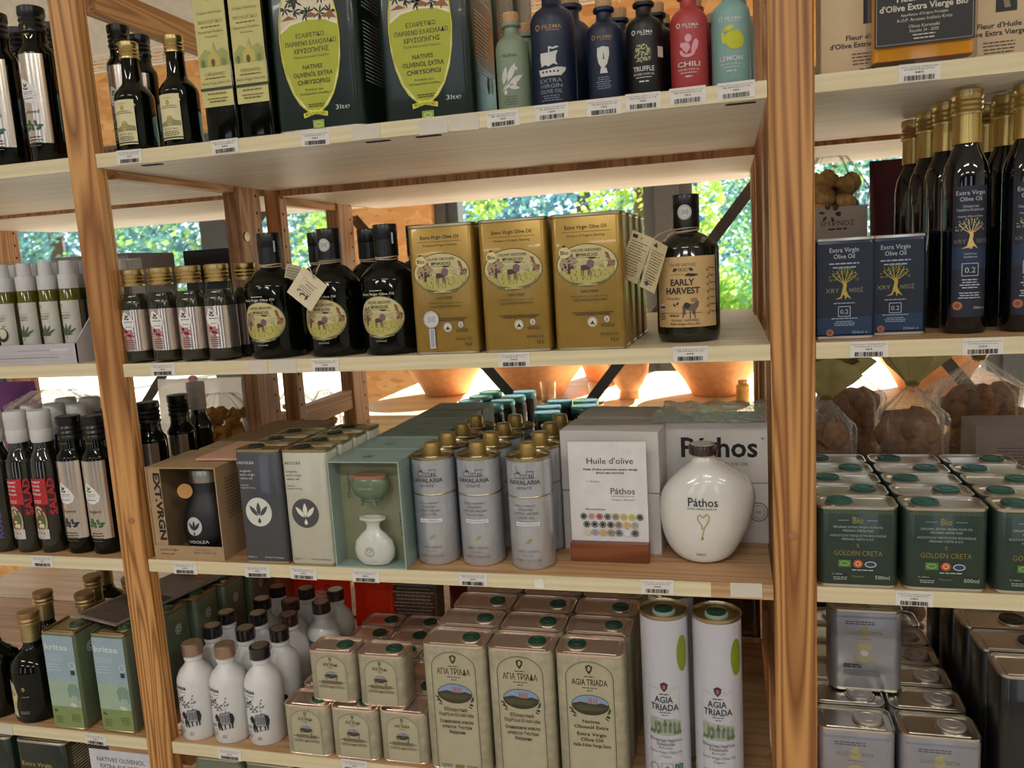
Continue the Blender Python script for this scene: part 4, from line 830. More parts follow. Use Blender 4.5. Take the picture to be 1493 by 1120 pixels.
# white cylinder tins
def kav(label, loc):
    t = thing('cylinder_tin', label, 'tin', loc, 0, 'white cylinder tins with gold caps')
    WT = M('#b9bcc2', .25, .5, .03, coat=.2)
    MB().lathe([(.0302, .003), (.0306, .004), (.0306, .101)], WT, 36, caps=(0, 0)).build('lower_can', t)
    MB().lathe([(.0311, .1005), (.0315, .1015), (.0311, .1025)], TINGOLD, 36, caps=(0, 0)).build('gold_band', t)
    MB().lathe([(.0306, .102), (.0306, .151)], WT, 36, caps=(0, 0)).build('upper_can', t)
    MB().lathe([(.029, 0), (.0309, .0008), (.0309, .003)], TIN, 36).build('base_rim', t)
    MB().lathe([(.0309, .150), (.0314, .151), (.0314, .1535), (.0305, .1545), (.0292, .153), (.0285, .149), (.016, .148), (.0145, .152)], TINGOLD, 36, caps=(0, 1)).build('lid', t)
    MB().lathe([(.0118, .150), (.0118, .165), (.0112, .1665), (.0103, .170), (.0095, .1705)], M('#a4884a', .38, .6), 24).build('cap', t)
    a = Art(); D = '#4c4d52'
    a.box(-14, 128, -5, 134, .5, D).box(-5, 128, 4, 133, .5, D).box(4, 128, 13, 137, .5, D).poly([(-12, 134), (-8, 138), (-4, 134)], D).line([(-10, 138), (-10, 144)], .5, D).ring(0, 131, 1.8, 2.5, .5, D).rect(7, 128, 8.5, 133, D).rect(10, 128, 11.5, 133, D).line([(-15, 128), (15, 128)], .6, D).many([[(x, 137), (x+1, 137), (x+1, 138.2), (x, 138.2)] for x in (4, 6.6, 9.4, 12)], D)
    a.t('KAVALARIA', 0, 119.5, 6.2, D, 45, b=.015).t('ESTATE', 0, 113, 3.8, D, 20)
    for i, (s_, h_, w_) in enumerate((('EARLY HARVEST', 2.6, 29), ('ORGANIC', 3.4, 21), ('EXTRA VIRGIN', 3.6, 32), ('OLIVE OIL', 3.6, 24))): a.t(s_, 0, 89-5.6*i, h_, D, w_)
    a.rect(-14, 62.5, 18, 68, '#d9dade').t('HIGH PHENOLIC', 2, 64, 2.6, D, 29).leaves([(-2, 38, 11, 2.8, .55)], '#9a9a3c').t('CRETE - GREECE', 0, 25.5, 3, D, 29).t('EL-40-006', 0, 20.5, 2, D, 14).t('500ML ℮ 16.9 FL. OZ', 0, 13, 2.8, D, 34)
    pr(a, t, cyl(.0309), step=4); return t
p = kav('white cylinder tin with gold cap, left one of the front three', (.4505, .052, Z3))
dup(p, (.5165, .054, Z3), label='white cylinder tin with gold cap, middle one of the front three'); dup(p, (.590, .047, Z3), label='white cylinder tin with gold cap, right one standing beside the pale box')
for x, n_, nm in ((.4505, 4, 'left'), (.5165, 4, 'middle'), (.590, 4, 'right')):
    for k in range(1, n_): dup(p, (x+.002*k, .050+.0645*k, Z3), label='white cylinder tin, %s one back in the %s column' % (ORD[k], nm))
# boxes with lettering
PB = M('#cfc9c2', .6, 0, .03)
def pathos_box(label, loc, art=None, rz=0, zt=.0875, w=.139, d=.085):
    t = box_carton('pale_carton', label, w, d, zt-.001, PB, loc, rz=rz, seam=False)
    if art: pr(art, t, flat(0, 0))
    return t
aP = Art(); aP.t('Páthos', 4, 38, 29, '#191717', 104, b=.022).t('EXTRA VIRGIN OLIVE OIL', 2, 25.5, 4.6, '#3a3636', 84).t('®', 63, 62, 4, '#191717')
aC = Art(); aC.ring(56, 46, 13, 14, 1.2, '#55504c').ring(56, 46, 9, 10, .6, '#55504c').t('100', 56, 44, 4, '#55504c')
pathos_box('pale grey carton at the bottom behind the paper sign', (.692, .098, Z3), rz=-.09); pathos_box('pale grey carton on top of another behind the paper sign', (.692, .098, Z3+.0875), rz=-.09)
pathos_box('pale grey carton behind the white round bottle, bottom one with a round stamp', (.836, .150, Z3), aC); pathos_box('pale grey carton with large black lettering above the white round bottle', (.836, .150, Z3+.0875), aP)
pathos_box('pale carton further back behind the sign', (.70, .20, Z3), rz=-.09); pathos_box('pale carton further back, upper one behind the sign', (.70, .20, Z3+.0875), rz=-.09)
# plastic sleeve on top
m = MB(); R = random.Random(4); nx, ny = 16, 8; vs = []
for j in range(ny+1):
    for i in range(nx+1): vs.append((-.075+.150*i/nx+.012*j/ny, j*.016+.004*math.sin(i*.9), .0035+.0025*math.sin(i*1.7+j)+.0015*math.sin(j*2.9)+ (.006 if 0 < j < ny else 0)))
n0 = len(vs); vs += [(x, y, .0012) for x, y, z in vs]; W_ = nx+1
fs = [(j*W_+i, j*W_+i+1, (j+1)*W_+i+1, (j+1)*W_+i) for j in range(ny) for i in range(nx)]; fs += [tuple(n0+k for k in reversed(f)) for f in fs]
for i in range(nx): fs += [(i, n0+i, n0+i+1, i+1), (ny*W_+i, ny*W_+i+1, n0+ny*W_+i+1, n0+ny*W_+i)]
for j in range(ny): fs += [(j*W_, (j+1)*W_, n0+(j+1)*W_, n0+j*W_), (j*W_+nx, n0+j*W_+nx, n0+(j+1)*W_+nx, (j+1)*W_+nx)]
o = m.add(vs, fs, film('iridescent_wrap', '#f4faf8', .22, .08, 1., 90.)).build('plastic_wrap'); o.location = (.8235, .146, Z3+.1746); tag(o, 'crinkled clear plastic pack lying on top of the lettered carton', 'plastic wrap')
# sign
t = thing('paper_sign', 'printed paper sign in a clear holder on a wooden block', 'sign', (.6935, .068, Z3)); 
MB().box(-.0535, .0535, -.012, .016, 0, .026, W_CHERRY, .0008).build('wood_block', t)
sh = MB().box(-.0530, .0530, .0015, .0022, .024, .1655, M('#dddad7', .5)).build('paper', t); MB().box(-.0545, .0545, .0024, .0036, .022, .1675, FILMT).build('clear_holder', t)
a = Art(); K = '#2a2626'; K2 = '#6a6464'
a.t("Huile d'olive", 4, 135, 9, K, 63).t("Huile d'olive premium extra vierge", 4, 126, 3, K, 74, b=.02).t('EVOO BIO PATHOS', 4, 121, 2.7, K, 38, b=.02).t("+ d'infos", -20, 109, 2.8, K2, 18)
a.t('Páthos', 20, 93, 9, K2, 33, b=.01).t('EXTRA VIRGIN OLIVE OIL', 20, 89, 1.8, K2, 31).t('Origine : Arkopoli', 20, 84, 2.4, K2, 31).t('Récompenses', -18, 70, 2.8, K2, 27, b=.01)
cols = ['#26282c', '#b98a78', '#8c3a34', '#2f4650', '#8a6a50', '#b7a040', '#a8b42c', '#20262a']; c2_ = ['#242a30', '#242a30', '#2a241e', '#1c1c20', '#7a6050', '#c9a640', '#98988c']; c3_ = ['#d3c9a8', '#8f8aa0', '#c79a44', '#8a744c', '#4c4660', '#e0ddd8', '#3a3c3c']
for row, (cs, y, x0) in enumerate(((cols, 61, -35), (c2_, 50, -31), (c3_, 39, -31))):
    for i, cc in enumerate(cs): a.ell(x0+11*i, y, 4.6, 4.6, cc, 16); a.ring(x0+11*i, y, 3.4, 3.4, .5, '#d8d2c0', 14)
pr(a, t, flat(0, .0013), 'sign_print')
# white round bottle
rows = [(835, 1000, 1048), (829, 985, 1064), (815, 973, 1073), (795, 966, 1084), (775, 963, 1092), (755, 962.5, 1097), (740, 964, 1099), (728, 968, 1098), (715, 977, 1091), (703, 990, 1080), (694, 1001, 1063), (688, 1008, 1050), (683, 1011, 1043), (672, 1012, 1042)]
t = thing('round_white_bottle', 'wide white ceramic bottle with brown stopper lettered in black', 'bottle', (.8205, .088, Z3)); W3 = M('#dcdad2', .18, 0, .015, coat=.6)
vs = []; fs = []; n = 40; sc = .000925
for (v, a_, b2) in rows:
    cx = ((a_+b2)/2-1027)*sc; rx = (b2-a_)/2*sc; z = (835-v)*.000915; ry = rx if rx < .02 else min(.017+rx*.36, .037)
    for k in range(n): an = 2*PI*k/n; vs.append((cx+rx*math.cos(an), ry*math.sin(an), z))
for j in range(len(rows)-1):
    for k in range(n): fs.append((j*n+k, j*n+(k+1) % n, (j+1)*n+(k+1) % n, (j+1)*n+k))
fs += [tuple(range(n-1, -1, -1)), tuple((len(rows)-1)*n+k for k in range(n))]
o = MB().add(vs, fs, W3).build('body', t, 60); o.modifiers.new('smooth', 'SUBSURF').render_levels = 2; o.modifiers['smooth'].levels = 1
mb = MB(); mb.lathe([(.0185, .1455), (.0192, .147), (.0192, .155), (.0185, .158), (.017, .1585)], M('#3a2420', .25, 0, .1, coat=.5), 28, 0, 0); mb.lathe([(.0165, .1585), (.0165, .1592)], M('#b8b4ae', .4), 24); mb.build('stopper', t)
mb = MB(); mb.add([(.010, -.004, .160), (.019, -.004, .162), (.021, .0, .150), (.019, .002, .150)], [(0, 1, 2, 3)], M('#3a3436', .3)).build('pull_tab', t)
def pw_surf(u, v, o):
    z = v; vv = 835-z/.000915
    for r0, r1 in zip(rows, rows[1:]):
        if r1[0] <= vv <= r0[0]:
            f = (r0[0]-vv)/(r0[0]-r1[0]); a_ = r0[1]+(r1[1]-r0[1])*f; b2 = r0[2]+(r1[2]-r0[2])*f; break
    cx = ((a_+b2)/2-1027)*sc; rx = (b2-a_)/2*sc; ry = rx if rx < .02 else min(.017+rx*.36, .037); q_ = max(-1, min(1, (u-cx)/rx))
    return Vector((u, -ry*math.sqrt(max(0, 1-q_*q_))-.0006-o, z))
a = Art(); a.t('Páthos', -1, 83, 12, '#191717', 38, b=.005).t('EXTRA VIRGIN OLIVE OIL', -2, 78.5, 2.6, '#3a3636', 38).t('500ml', -5, 15, 3.6, '#3a3636', 12)
a.line([(-1, 68), (-5, 72), (-8, 70), (-8, 65), (-3, 58), (-3, 52)], 1, '#8a8a3c').line([(-1, 68), (3, 73), (7, 70), (6, 64), (0, 54), (-2.5, 42)], 1.3, '#a5a13a').ell(-2.6, 40, 1.4, 2.6, '#8a8a3c', 10); pr(a, t, pw_surf, step=4)
# ------------------------------------------------------------------ FOURTH SHELF, MIDDLE
prof_k = [(.020, 0), (.0275, .0006), (.0290, .003), (.0292, .088), (.0280, .098), (.0235, .108), (.0160, .116), (.0133, .120), (.0125, .124), (.0145, .126), (.0145, .1285), (.0128, .130), (.0128, .134)]
def kritsa(label, loc, capm):
    t = g_round('white_bottle', label, 'bottle', prof_k, M('#d6d4d2', .38, 0, .02, coat=.1), loc, 'white bottles with farm drawings', 34)
    cap_part(t, .0158, .133, .1515, capm, 0); m = MB().lathe([(.0122, .1512), (.0122, .1518)], TIN, 22); m.build('cap_disc', t)
    a = Art(); D = '#1d1d1f'; a.t('Kritsa', -10, 86, 6.5, D, 24, b=.02).fine(-22, 4, 81.5, 1, 1, .8, D)
    R = random.Random(12); br = []
    a.line([(-22, 58), (-12, 64), (-2, 62), (10, 70)], .6, D).line([(-12, 64), (-8, 74), (0, 78)], .5, D).line([(-2, 62), (6, 58), (12, 60)], .5, D)
    a.leaves([(R.uniform(-22, 12), R.uniform(55, 77), 4.2, 1.5, R.uniform(0, 6)) for q in range(42)], D)
    # farmer and loaded donkey
    a.poly([(-8, 38), (-10, 46), (-6, 50), (-2, 46), (0, 52), (14, 54), (18, 50), (20, 42), (17, 34), (2, 32), (-4, 36)], '#8f8f92').poly([(-8, 38), (-11, 45), (-7, 50), (-3, 47), (-1, 40)], D).poly([(15, 34), (14, 52), (19, 50), (21, 42), (19, 34)], D).line([(-1, 40), (0, 52), (14, 53)], .7, D).many([[(x, 34), (x+2.4, 34), (x+2, 26), (x+.6, 26)] for x in (-1, 5, 12, 16)], D).many([[(x, y), (x+3, y), (x+3, y+1.2), (x, y+1.2)] for x in (2, 6.4, 10.8) for y in (38, 41, 44, 47)], D)
    a.poly([(-4, 24), (-6, 31), (-5, 38), (-1, 38), (1, 31), (3, 24), (.6, 24), (-2, 31), (-2.4, 24)], D).ell(-3, 40.5, 2, 2.2, D).line([(-18, 30), (-10, 25), (0, 24), (20, 30)], .5, '#77777a').ell(-13, 31, 5, 2, '#8a8a8c').ring(-17, 18, 9, 4.2, .6, D).leaves([(-24, 20, 14, 3, -.5), (-25, 22, 14, 3, -.6)], '#77777a').fine(-24, -12, 9.5, 1, 1, 1, D).fine(0, 8, 15, 2, 3, 1, D)
    pr(a, t, cyl(.0294, 0), step=3.5); return t
KB, KBR, KD = M('#121012', .22, 0, .1, coat=.5), M('#a58a76', .35, .7), M('#2f1c18', .25, 0, .1, coat=.5)
pk = kritsa('white bottle with donkey drawing and bronze cap, leftmost in front by the upright', (.0295, .036, Z4), KBR); dup(pk, (.0875, .037, Z4), label='white bottle with donkey drawing and bronze cap, second in front')
pb_ = kritsa('white bottle with donkey drawing and black cap, third in front', (.1465, .041, Z4), KB); pc_ = kritsa('white bottle with dark brown cap, rearmost beside the red packets', (.164, .2620, Z4), KD)
rowsK = [(.018, .094, 0), (.0800, .0935, 0), (.1390, .0985, 0), (.010, .146, 0), (.0690, .149, 0), (.1255, .152, 1), (.042, .206, 0), (.0985, .205, 1), (.158, .205, 1), (.040, .262, 0), (.099, .2600, 1)]
for i, (x, y, q) in enumerate(rowsK): dup(pc_ if q else pb_, (x+.006, y+.003, Z4), label='white bottle with %s cap, %s' % ('dark brown' if q else 'black', ['second row, left', 'second row, middle', 'second row, right', 'third row, left', 'third row, middle', 'third row, right', 'fourth row, left', 'fourth row, middle', 'fourth row, right', 'fifth row, left', 'fifth row, middle'][i]))
PAR = M('#a09880', .5, 0, .16, scale=70); GPL = (.0130, M('#12402e', .4, 0, .1))
def agia_art(w, top, greek, s, big=True):
    """parchment panel with arched frame: w, top in mm"""
    a = Art(); D = '#3a3426'; hw = w/2
    arch = [(-hw, 3)]+[(-hw*math.cos(PI*k/16), top-hw*.75+hw*.75*math.sin(PI*k/16)) for k in range(17)]+[(hw, 3)]
    a.poly(arch, '#aea68a').line(arch, .9*s, '#5c573c').line([(x*.93, y-1.4*s if y > 5 else y) for x, y in arch], .3, '#7a7454')
    y = top-14*s
    a.poly([(-3*s, y+4*s), (-4*s, y+9*s), (0, y+11*s), (4*s, y+9*s), (3*s, y+4*s), (0, y)], D).ell(0, y+6.5*s, 1.6*s, 2.6*s, '#b9b092').line([(-1.6*s, y+8*s), (1.4*s, y+4.5*s)], .6*s, D)
    a.fine(-7*s, 7*s, y-3*s, 1, 1, 1.2*s, '#5c573c').t(greek, 0, y-12*s, 7.2*s, D, 38*s, b=.01).fine(-10*s, 10*s, y-15.5*s, 1, 1, 1*s, '#5c573c').fine(-4*s, 4*s, y-18.5*s, 1, 1, 1*s, '#5c573c')
    ey = y-34*s; rx, ry = (20*s, 11.5*s) if big else (15*s, 8.5*s); n = 30
    a.ell(0, ey, rx, ry, '#8296b4', n)
    low = [(rx*math.cos(k), ey+ry*math.sin(k)) for k in [PI*1.0-.05+(PI*1.0+.1)*i/16 for i in range(17)]]
    a.poly(low+[(rx*.6, ey+ry*.25), (rx*.2, ey+ry*.1), (-rx*.5, ey+ry*.3)], '#3c3626').many([[(-rx*.1+k*s, ey+ry*.1), (-rx*.1+(k+1.6)*s, ey+ry*.1), (-rx*.1+(k+1.6)*s, ey+ry*.55), (-rx*.1+(k+.8)*s, ey+ry*.75), (-rx*.1+k*s, ey+ry*.55)] for k in (0, 2.4, 5, 7.6)], '#a0685a').ring(0, ey, rx, ry, .6*s, '#4c4830', n)
    a.poly([(-rx*.9, ey-ry*.1), (-rx*.4, ey+ry*.0), (rx*.9, ey-ry*.15), (rx*.5, ey-ry*.55), (-rx*.6, ey-ry*.6)], '#4b4a2a')
    R = random.Random(4)
    a.leaves([(sgn*(rx*.95)-q*sgn*.8*s, ey-ry*.8-q*1.5*s+3*s, 5*s, 1.7*s, (PI if sgn < 0 else 0)+R.uniform(-1.2, 1.2)) for sgn in (-1, 1) for q in range(6)], '#4f5236')
    ty = ey-ry-(9*s)
    if big:
        T1 = ('Εξαιρετικό', 'Παρθένο Ελαιόλαδο', 'Оливковое масло', 'класса Экстра', 'Верджин') if greek[1] != 'G' else ('Natives', 'Olivenöl Extra', 'Extra Virgin', 'Olive Oil', "Huile d'olive Vierge Extra")
        for i, tx in enumerate(T1): a.t(tx, 0, ty-i*6.2*s-(2*s if i > 1 else 0), 4*s, '#2c281c', min(40, len(tx)*2.6)*s, b=.012)
        a.rect(-5*s, 5, 5*s, 11, '#8a6c30').fine(-hw*.9, -7*s, 10, 2, 2.4, 1, '#5c573c').fine(7*s, hw*.9, 10, 2, 2.4, 1, '#5c573c')
    else:
        a.fine(-hw*.85, hw*.85, ty+1*s, 3, 3*s, 1.6*s, '#2c281c').fine(-hw*.85, -5*s, ty-10*s, 3, 2.6*s, 1.1*s, '#5c573c').fine(5*s, hw*.85, ty-10*s, 3, 2.6*s, 1.1*s, '#5c573c').rect(-5*s, ty-16*s, 5*s, ty-10.5*s, '#8a6c30')
    return a
A1 = agia_art(64, 181, 'ΑΓΙΑ ΤΡΙΑΔΑ', 1.28); A2 = agia_art(64, 181, 'AGIA TRIADA', 1.28)
LID_REFLECT = M('#e2cdbc', .26, .85, .03)  # copper reflection of the red packets tinted into the lid metal
pt = g_tin('parchment_tin', 'tall beige parchment tin with Greek lettering, left one in front', 'tin', .0915, .058, .191, .011, PAR, LID_REFLECT, (.4755, .004, Z4), GPL, A1, capx=.020, group='tall parchment tins')
dup(pt, (.5715, .004, Z4), label='tall beige parchment tin with Greek lettering, middle one in front')
pt3 = g_tin('parchment_tin', 'tall beige parchment tin with Latin lettering and left-hand cap, right one in front', 'tin', .0915, .058, .191, .011, PAR, LID_REFLECT, (.6675, .003, Z4), GPL, A2, capx=-.020, group='tall parchment tins')
for x, nm in ((.4755, 'left'), (.5715, 'middle'), (.6675, 'right')):
    for k in range(1, 6): dup(pt, (x+.002*k, .004+.0630*k, Z4), label='tall parchment tin with copper reflection tinted lid, %s back in the %s column' % (ORD[k], nm), skip=('label_print',))
A3 = agia_art(50, 73, 'ΑΓΙΑ ΤΡΙΑΔΑ', .62, False); A4 = agia_art(50, 73, 'AGIA TRIADA', .62, False)
sm = [('small beige parchment tin, left one of the bottom front row', .2365, .003, 0, A3), ('small beige parchment tin, middle one of the bottom front row', .3125, .005, 0, A3), ('small beige parchment tin with Latin lettering, right of the bottom row', .3890, .008, 0, A4),
      ('small beige tin stacked on top, left of the two', .2770, .020, 1, A3), ('small beige tin stacked on top, right of the two', .3570, .018, 1, A3)]
sp = g_tin('small_parchment_tin', sm[0][0], 'tin', .0735, .050, .0800, .011, PAR, LID_REFLECT, (.2365, .003, Z4), GPL, A3, capx=.014, group='small parchment tins')
dup(sp, (.3125, .005, Z4), label=sm[1][0]); g_tin('small_parchment_tin', sm[2][0], 'tin', .0735, .050, .0800, .011, PAR, LID_REFLECT, (.3890, .008, Z4), GPL, A4, capx=-.012, group='small parchment tins')
dup(sp, (.2770, .020, Z4+.0803), label=sm[3][0]); dup(sp, (.3570, .018, Z4+.0803), label=sm[4][0])
for x, nm in ((.2365, 'left'), (.3125, 'middle'), (.3890, 'right')):
    for k in range(1, 6): dup(sp, (x, .009+.0535*k, Z4), label='small parchment tin, %s back in the %s low column' % (ORD[k], nm), skip=('label_print',))
# tall white cylinders
def cylt(label, loc):
    t = thing('tall_cylinder_tin', label, 'tin', loc, 0, 'tall white cylinder tins'); WT = M('#bdbcc4', .3, 0, .02, coat=.3)
    MB().lathe([(.0312, .002), (.0312, .244)], WT, 40, caps=(0, 0)).build('body', t); MB().lathe([(.030, 0), (.0318, .001), (.0316, .003)], TINGOLD, 40).build('base_rim', t)
    MB().lathe([(.0314, .243), (.0320, .244), (.0320, .2475), (.0308, .2485), (.0296, .246), (.0292, .242), (.017, .2415)], TINGOLD, 40, caps=(0, 1)).build('lid', t)
    m = MB(); m.lathe([(.0150, .2415), (.0150, .2445), (.0140, .2455)], M('#9aa89c', .3), 26, 0, .002); m.lathe([(.0125, .2445), (.0125, .2466), (.0115, .247)], M('#10402e', .4), 26, 0, .002); m.build('cap', t)
    a = Art(); D = '#2c3630'
    a.poly([(27+9*math.cos(k*.3), 196+25*math.sin(k*.3)) for k in range(21)], '#7c8a1e').box(-21, 20, 20, 150, .5, '#b8b68c').line([(-20, 152), (-8, 147), (8, 147), (20, 152)], .5, '#b8b68c')
    a.poly([(-4, 150), (-5, 156), (0, 159), (5, 156), (4, 150), (0, 145)], '#3c2a34').ell(0, 152, 2, 3, '#b5536a').fine(-8, 8, 141, 1, 1, 1.4, D).t('AGIA', -1, 130, 9, D, 24, b=.015).t('TRIADA', 0, 119, 9, D, 37, b=.015).fine(-9, 9, 115.5, 1, 1, 1.2, '#4c5450').fine(-5, 5, 112, 1, 1, 1, '#4c5450')
    a.rect(-20, 84, 21, 106, '#96a08a').poly([(-20, 106), (-20, 108), (-8, 104), (21, 107), (21, 104)], '#b9beb0').many([[(-14+6*k, 88), (-10+6*k, 88), (-10+6*k, 100-2*(k % 2)), (-12+6*k, 104-2*(k % 2)), (-14+6*k, 100-2*(k % 2))] for k in range(6)], '#6d7865').leaves([(R_, 85, 7, 4, 1.4) for R_ in (-19, -15, -9, 12, 16, 19)], '#59664c').many([[(-3, 98), (0, 108), (3, 98)], [(5, 98), (7, 105), (9, 98)], [(-10, 98), (-8, 105), (-6, 98)]], '#56614f')
    a.t('Εξαιρετικό Παρθένο', 0, 75, 3.8, D, 42, b=.01).t('Ελαιόλαδο', 0, 69.5, 3.8, D, 23, b=.01).t('Βιολογικό', 0, 65, 2.6, D, 17).t('Extra Virgin Olive Oil', 0, 58, 3.8, '#5c6460', 42).t('Organic', 0, 52.5, 3.4, '#5c6460', 14)
    a.ring(-16, 36, 6, 6.4, 1, '#5c6460').box(-6, 30, 8, 44, .6, '#5c6460').rect(-6, 28, 8, 32, '#3f6a3f').leaves([(-3, 34, 9, 3, .8)], '#5c6460').rect(11, 35, 22, 43, '#33593a').ring(16.5, 39, 4, 2.4, .6, '#b9c9a8').fine(-20, 22, 24, 3, 4, 1.6, '#5c6460')
    pr(a, t, cyl(.0313), step=3.5); return t
p = cylt('tall white cylinder tin with monastery picture, left of the pair', (.7655, .036, Z4)); dup(p, (.8335, .034, Z4), label='tall white cylinder tin with monastery picture, right of the pair by the upright')
dup(p, (.7700, .105, Z4), label='tall white cylinder tin hidden behind the left one', skip=('label_print',))
# bags helper
def bag(name, label, cat, loc, w, d, h, fillm, seed, filmm=None, lumps=26, lr=.02, flat_=False, neck=None, rz=0, group=None, fill_h=.6, shape='lump'):
    t = thing(name, label, cat, loc, rz, group); R = random.Random(seed)
    nu, nv = 64, 20; vs = []; fs = []
    for j in range(nv+1):
        z = j/nv; s_ = math.sin(min(1, z*3.2+.15)*PI/2)*(1 if z < fill_h else max(.10, 1-((z-fill_h)/(1-fill_h))**.9*.9))
        if flat_: s_ = math.sin(min(1, z*5+.3)*PI/2)*(1 if z < .8 else 1-.6*(z-.8)/.2)
        for i in range(nu):
            a = 2*PI*i/nu; ca, sa = math.cos(a), math.sin(a); q = 1+(.05+.22*max(0, z-.45))*math.sin(a*9+seed+z*3)*(z > .2)+.10*z*math.sin(a*17+seed*2)*(z > .3)+.07*noise.noise(Vector((ca*2, sa*2, z*3+seed)))
            cs = math.copysign(abs(ca)**.8, ca); ss = math.copysign(abs(sa)**.8, sa)
            vs.append((w/2*s_*q*cs, d/2*s_*q*ss, h*z))
    for j in range(nv):
        for i in range(nu): fs.append((j*nu+i, j*nu+(i+1) % nu, (j+1)*nu+(i+1) % nu, (j+1)*nu+i))
    fs += [tuple(range(nu-1, -1, -1)), tuple(nv*nu+i for i in range(nu))]
    MB().add(vs, fs, filmm or FILM).build('film', t, 80)
    m = MB(); ico = bmesh.new(); bmesh.ops.create_icosphere(ico, subdivisions=2 if lr > .014 else 1, radius=1); iv = [v.co.copy() for v in ico.verts]; jf = [[v.index for v in f.verts] for f in ico.faces]; ico.free()
    for k in range(lumps):
        a = R.uniform(0, 2*PI); rr = R.uniform(0, 1)**.5; zz = lr*.7+(h*fill_h-lr*1.2)*R.random()
        c0 = Vector((w/2*.80*rr*math.cos(a)*(1-lr/w), d/2*.78*rr*math.sin(a)*(1-lr/d), zz)); sx, sy, sz = (R.uniform(.7, 1.25)*lr for _ in range(3))
        rot = Matrix.Rotation(R.uniform(0, 6), 3, Vector((R.random(), R.random(), .3)).normalized())
        pv = [c0+rot@Vector((v.x*sx, v.y*sy, v.z*sz*(.45 if shape == 'chip' else .8)))*(1+.25*noise.noise(v*2.2+Vector((k, 0, 0)))) for v in iv]
        for v in pv: v.z = max(v.z, .001)
        m.add(pv, jf, fillm)
    o = m.build('contents', t, 50); o['kind'] = 'stuff'
    return t
RUSK = M('#9c7450', .85, 0, .35, bump=.8, scale=90); PASTA = M('#cf9c50', .6, 0, .25, scale=60); PUFF = M('#c99a58', .8, 0, .3, bump=.8, scale=120)
# red and brown packets behind the lower shelf
def packet(label, loc, w, h, d, mat, art=None, rz=0, rx=-.08):
    t = thing('packet', label, 'packet', loc); t.rotation_euler = (rx, 0, rz); vs = []; nx, nz = 12, 10
    for sgn in (-1, 1):
        for j in range(nz+1):
            for i in range(nx+1):
                u, v = i/nx, j/nz; b = (math.sin(PI*u)*math.sin(PI*min(1, v*1.02)))**.5 if 0 < u < 1 and 0 < v < 1 else 0
                vs.append((-w/2+w*u, sgn*(d/2*b+.0008)+.004*noise.noise(Vector((u*5, v*5, loc[0]*9))), h*v))
    W_ = nx+1; N = W_*(nz+1); fs = []
    for s_ in (0, 1):
        for j in range(nz):
            for i in range(nx):
                q = (s_*N+j*W_+i, s_*N+j*W_+i+1, s_*N+(j+1)*W_+i+1, s_*N+(j+1)*W_+i); fs.append(q if s_ == 0 else q[::-1])
    for i in range(nx): fs += [(i, N+i, N+i+1, i+1), (nz*W_+i, nz*W_+i+1, N+nz*W_+i+1, N+nz*W_+i)]
    for j in range(nz): fs += [(j*W_, (j+1)*W_, N+(j+1)*W_, N+j*W_), (j*W_+nx, N+j*W_+nx, N+(j+1)*W_+nx, (j+1)*W_+nx)]
    MB().add(vs, fs, mat).build('pouch', t, 60)
    if art: pr(art, t, lambda u, v, o: Vector((u, -d/2-.003-o, v)))
    return t
REDP = film('red_translucent_wrap', amt=.93, rough=.3, bump=.4, base=lin('#f0582c'), transl=.55); REDD = M('#7a1716', .4, 0, .15, coat=.3); BRP = M('#6e5646', .35, 0, .2, coat=.4)
a = Art(); a.poly([(-40, 60), (-20, 90), (20, 92), (44, 70), (30, 40), (-20, 36)], '#e9a48e').ring(26, 98, 7, 7, 1.4, '#5a1a10').line([(-40, 92), (-20, 100), (10, 84), (40, 88)], 1.2, '#b02a1c').line([(-36, 98), (-16, 106), (12, 92)], 1.0, '#b02a1c').fine(-30, 20, 56, 2, 4, 2, '#5a1a10')
Z4R = Z4+.0006
packet('orange red snack packet with pale emblem behind the white bottles', (.055, .405, Z4R), .125, .170, .045, REDP, a, 0, -.04)
packet('plain orange red packet right of the emblem one', (.165, .415, Z4R), .085, .165, .045, REDP, None, 0, -.04); packet('dark red packet standing behind the small tins', (.345, .430, Z4R), .055, .165, .03, REDD, None, 0, -.04)
a = Art(); [a.fine(-44, 44, 110-7*k, 1, 1, 2.2, '#b5a48c', k) for k in range(13)]; a.box(-46, 20, 46, 118, .8, '#b5a48c')
packet('brown clear fronted packet printed with rows of text', (.262, .405, Z4R), .105, .165, .045, BRP, a, 0, -.04); packet('second dark red packet behind the tall tins', (.42, .60, Z4+.0006), .13, .17, .05, REDD)
packet('brown packet with wrinkled film behind the right tall tins', (.56, .56, Z4R), .14, .175, .06, BRP, a); packet('dark wrapped packet behind the tall white cylinders', (.755, .55, Z4R), .13, .17, .07, BRP)
a = Art(); [a.ring(x, 128-4*k, 6+3*k, 5+3*k, .8, '#9a8a7a', 18) for k in range(3) for x in (20,)]; packet('brown packet with circle pattern beside the right post', (.855, .48, Z4R), .095, .18, .06, M('#4a3328', .3, 0, .2, coat=.4), a)
bag('pasta_bag', 'bag of orange pasta glowing behind the white bottles', 'bag', (-.105, .60, Z4-.0055), .12, .09, .16, M('#e08a2c', .6, 0, .25), 31, FILM, 70, .012, True)
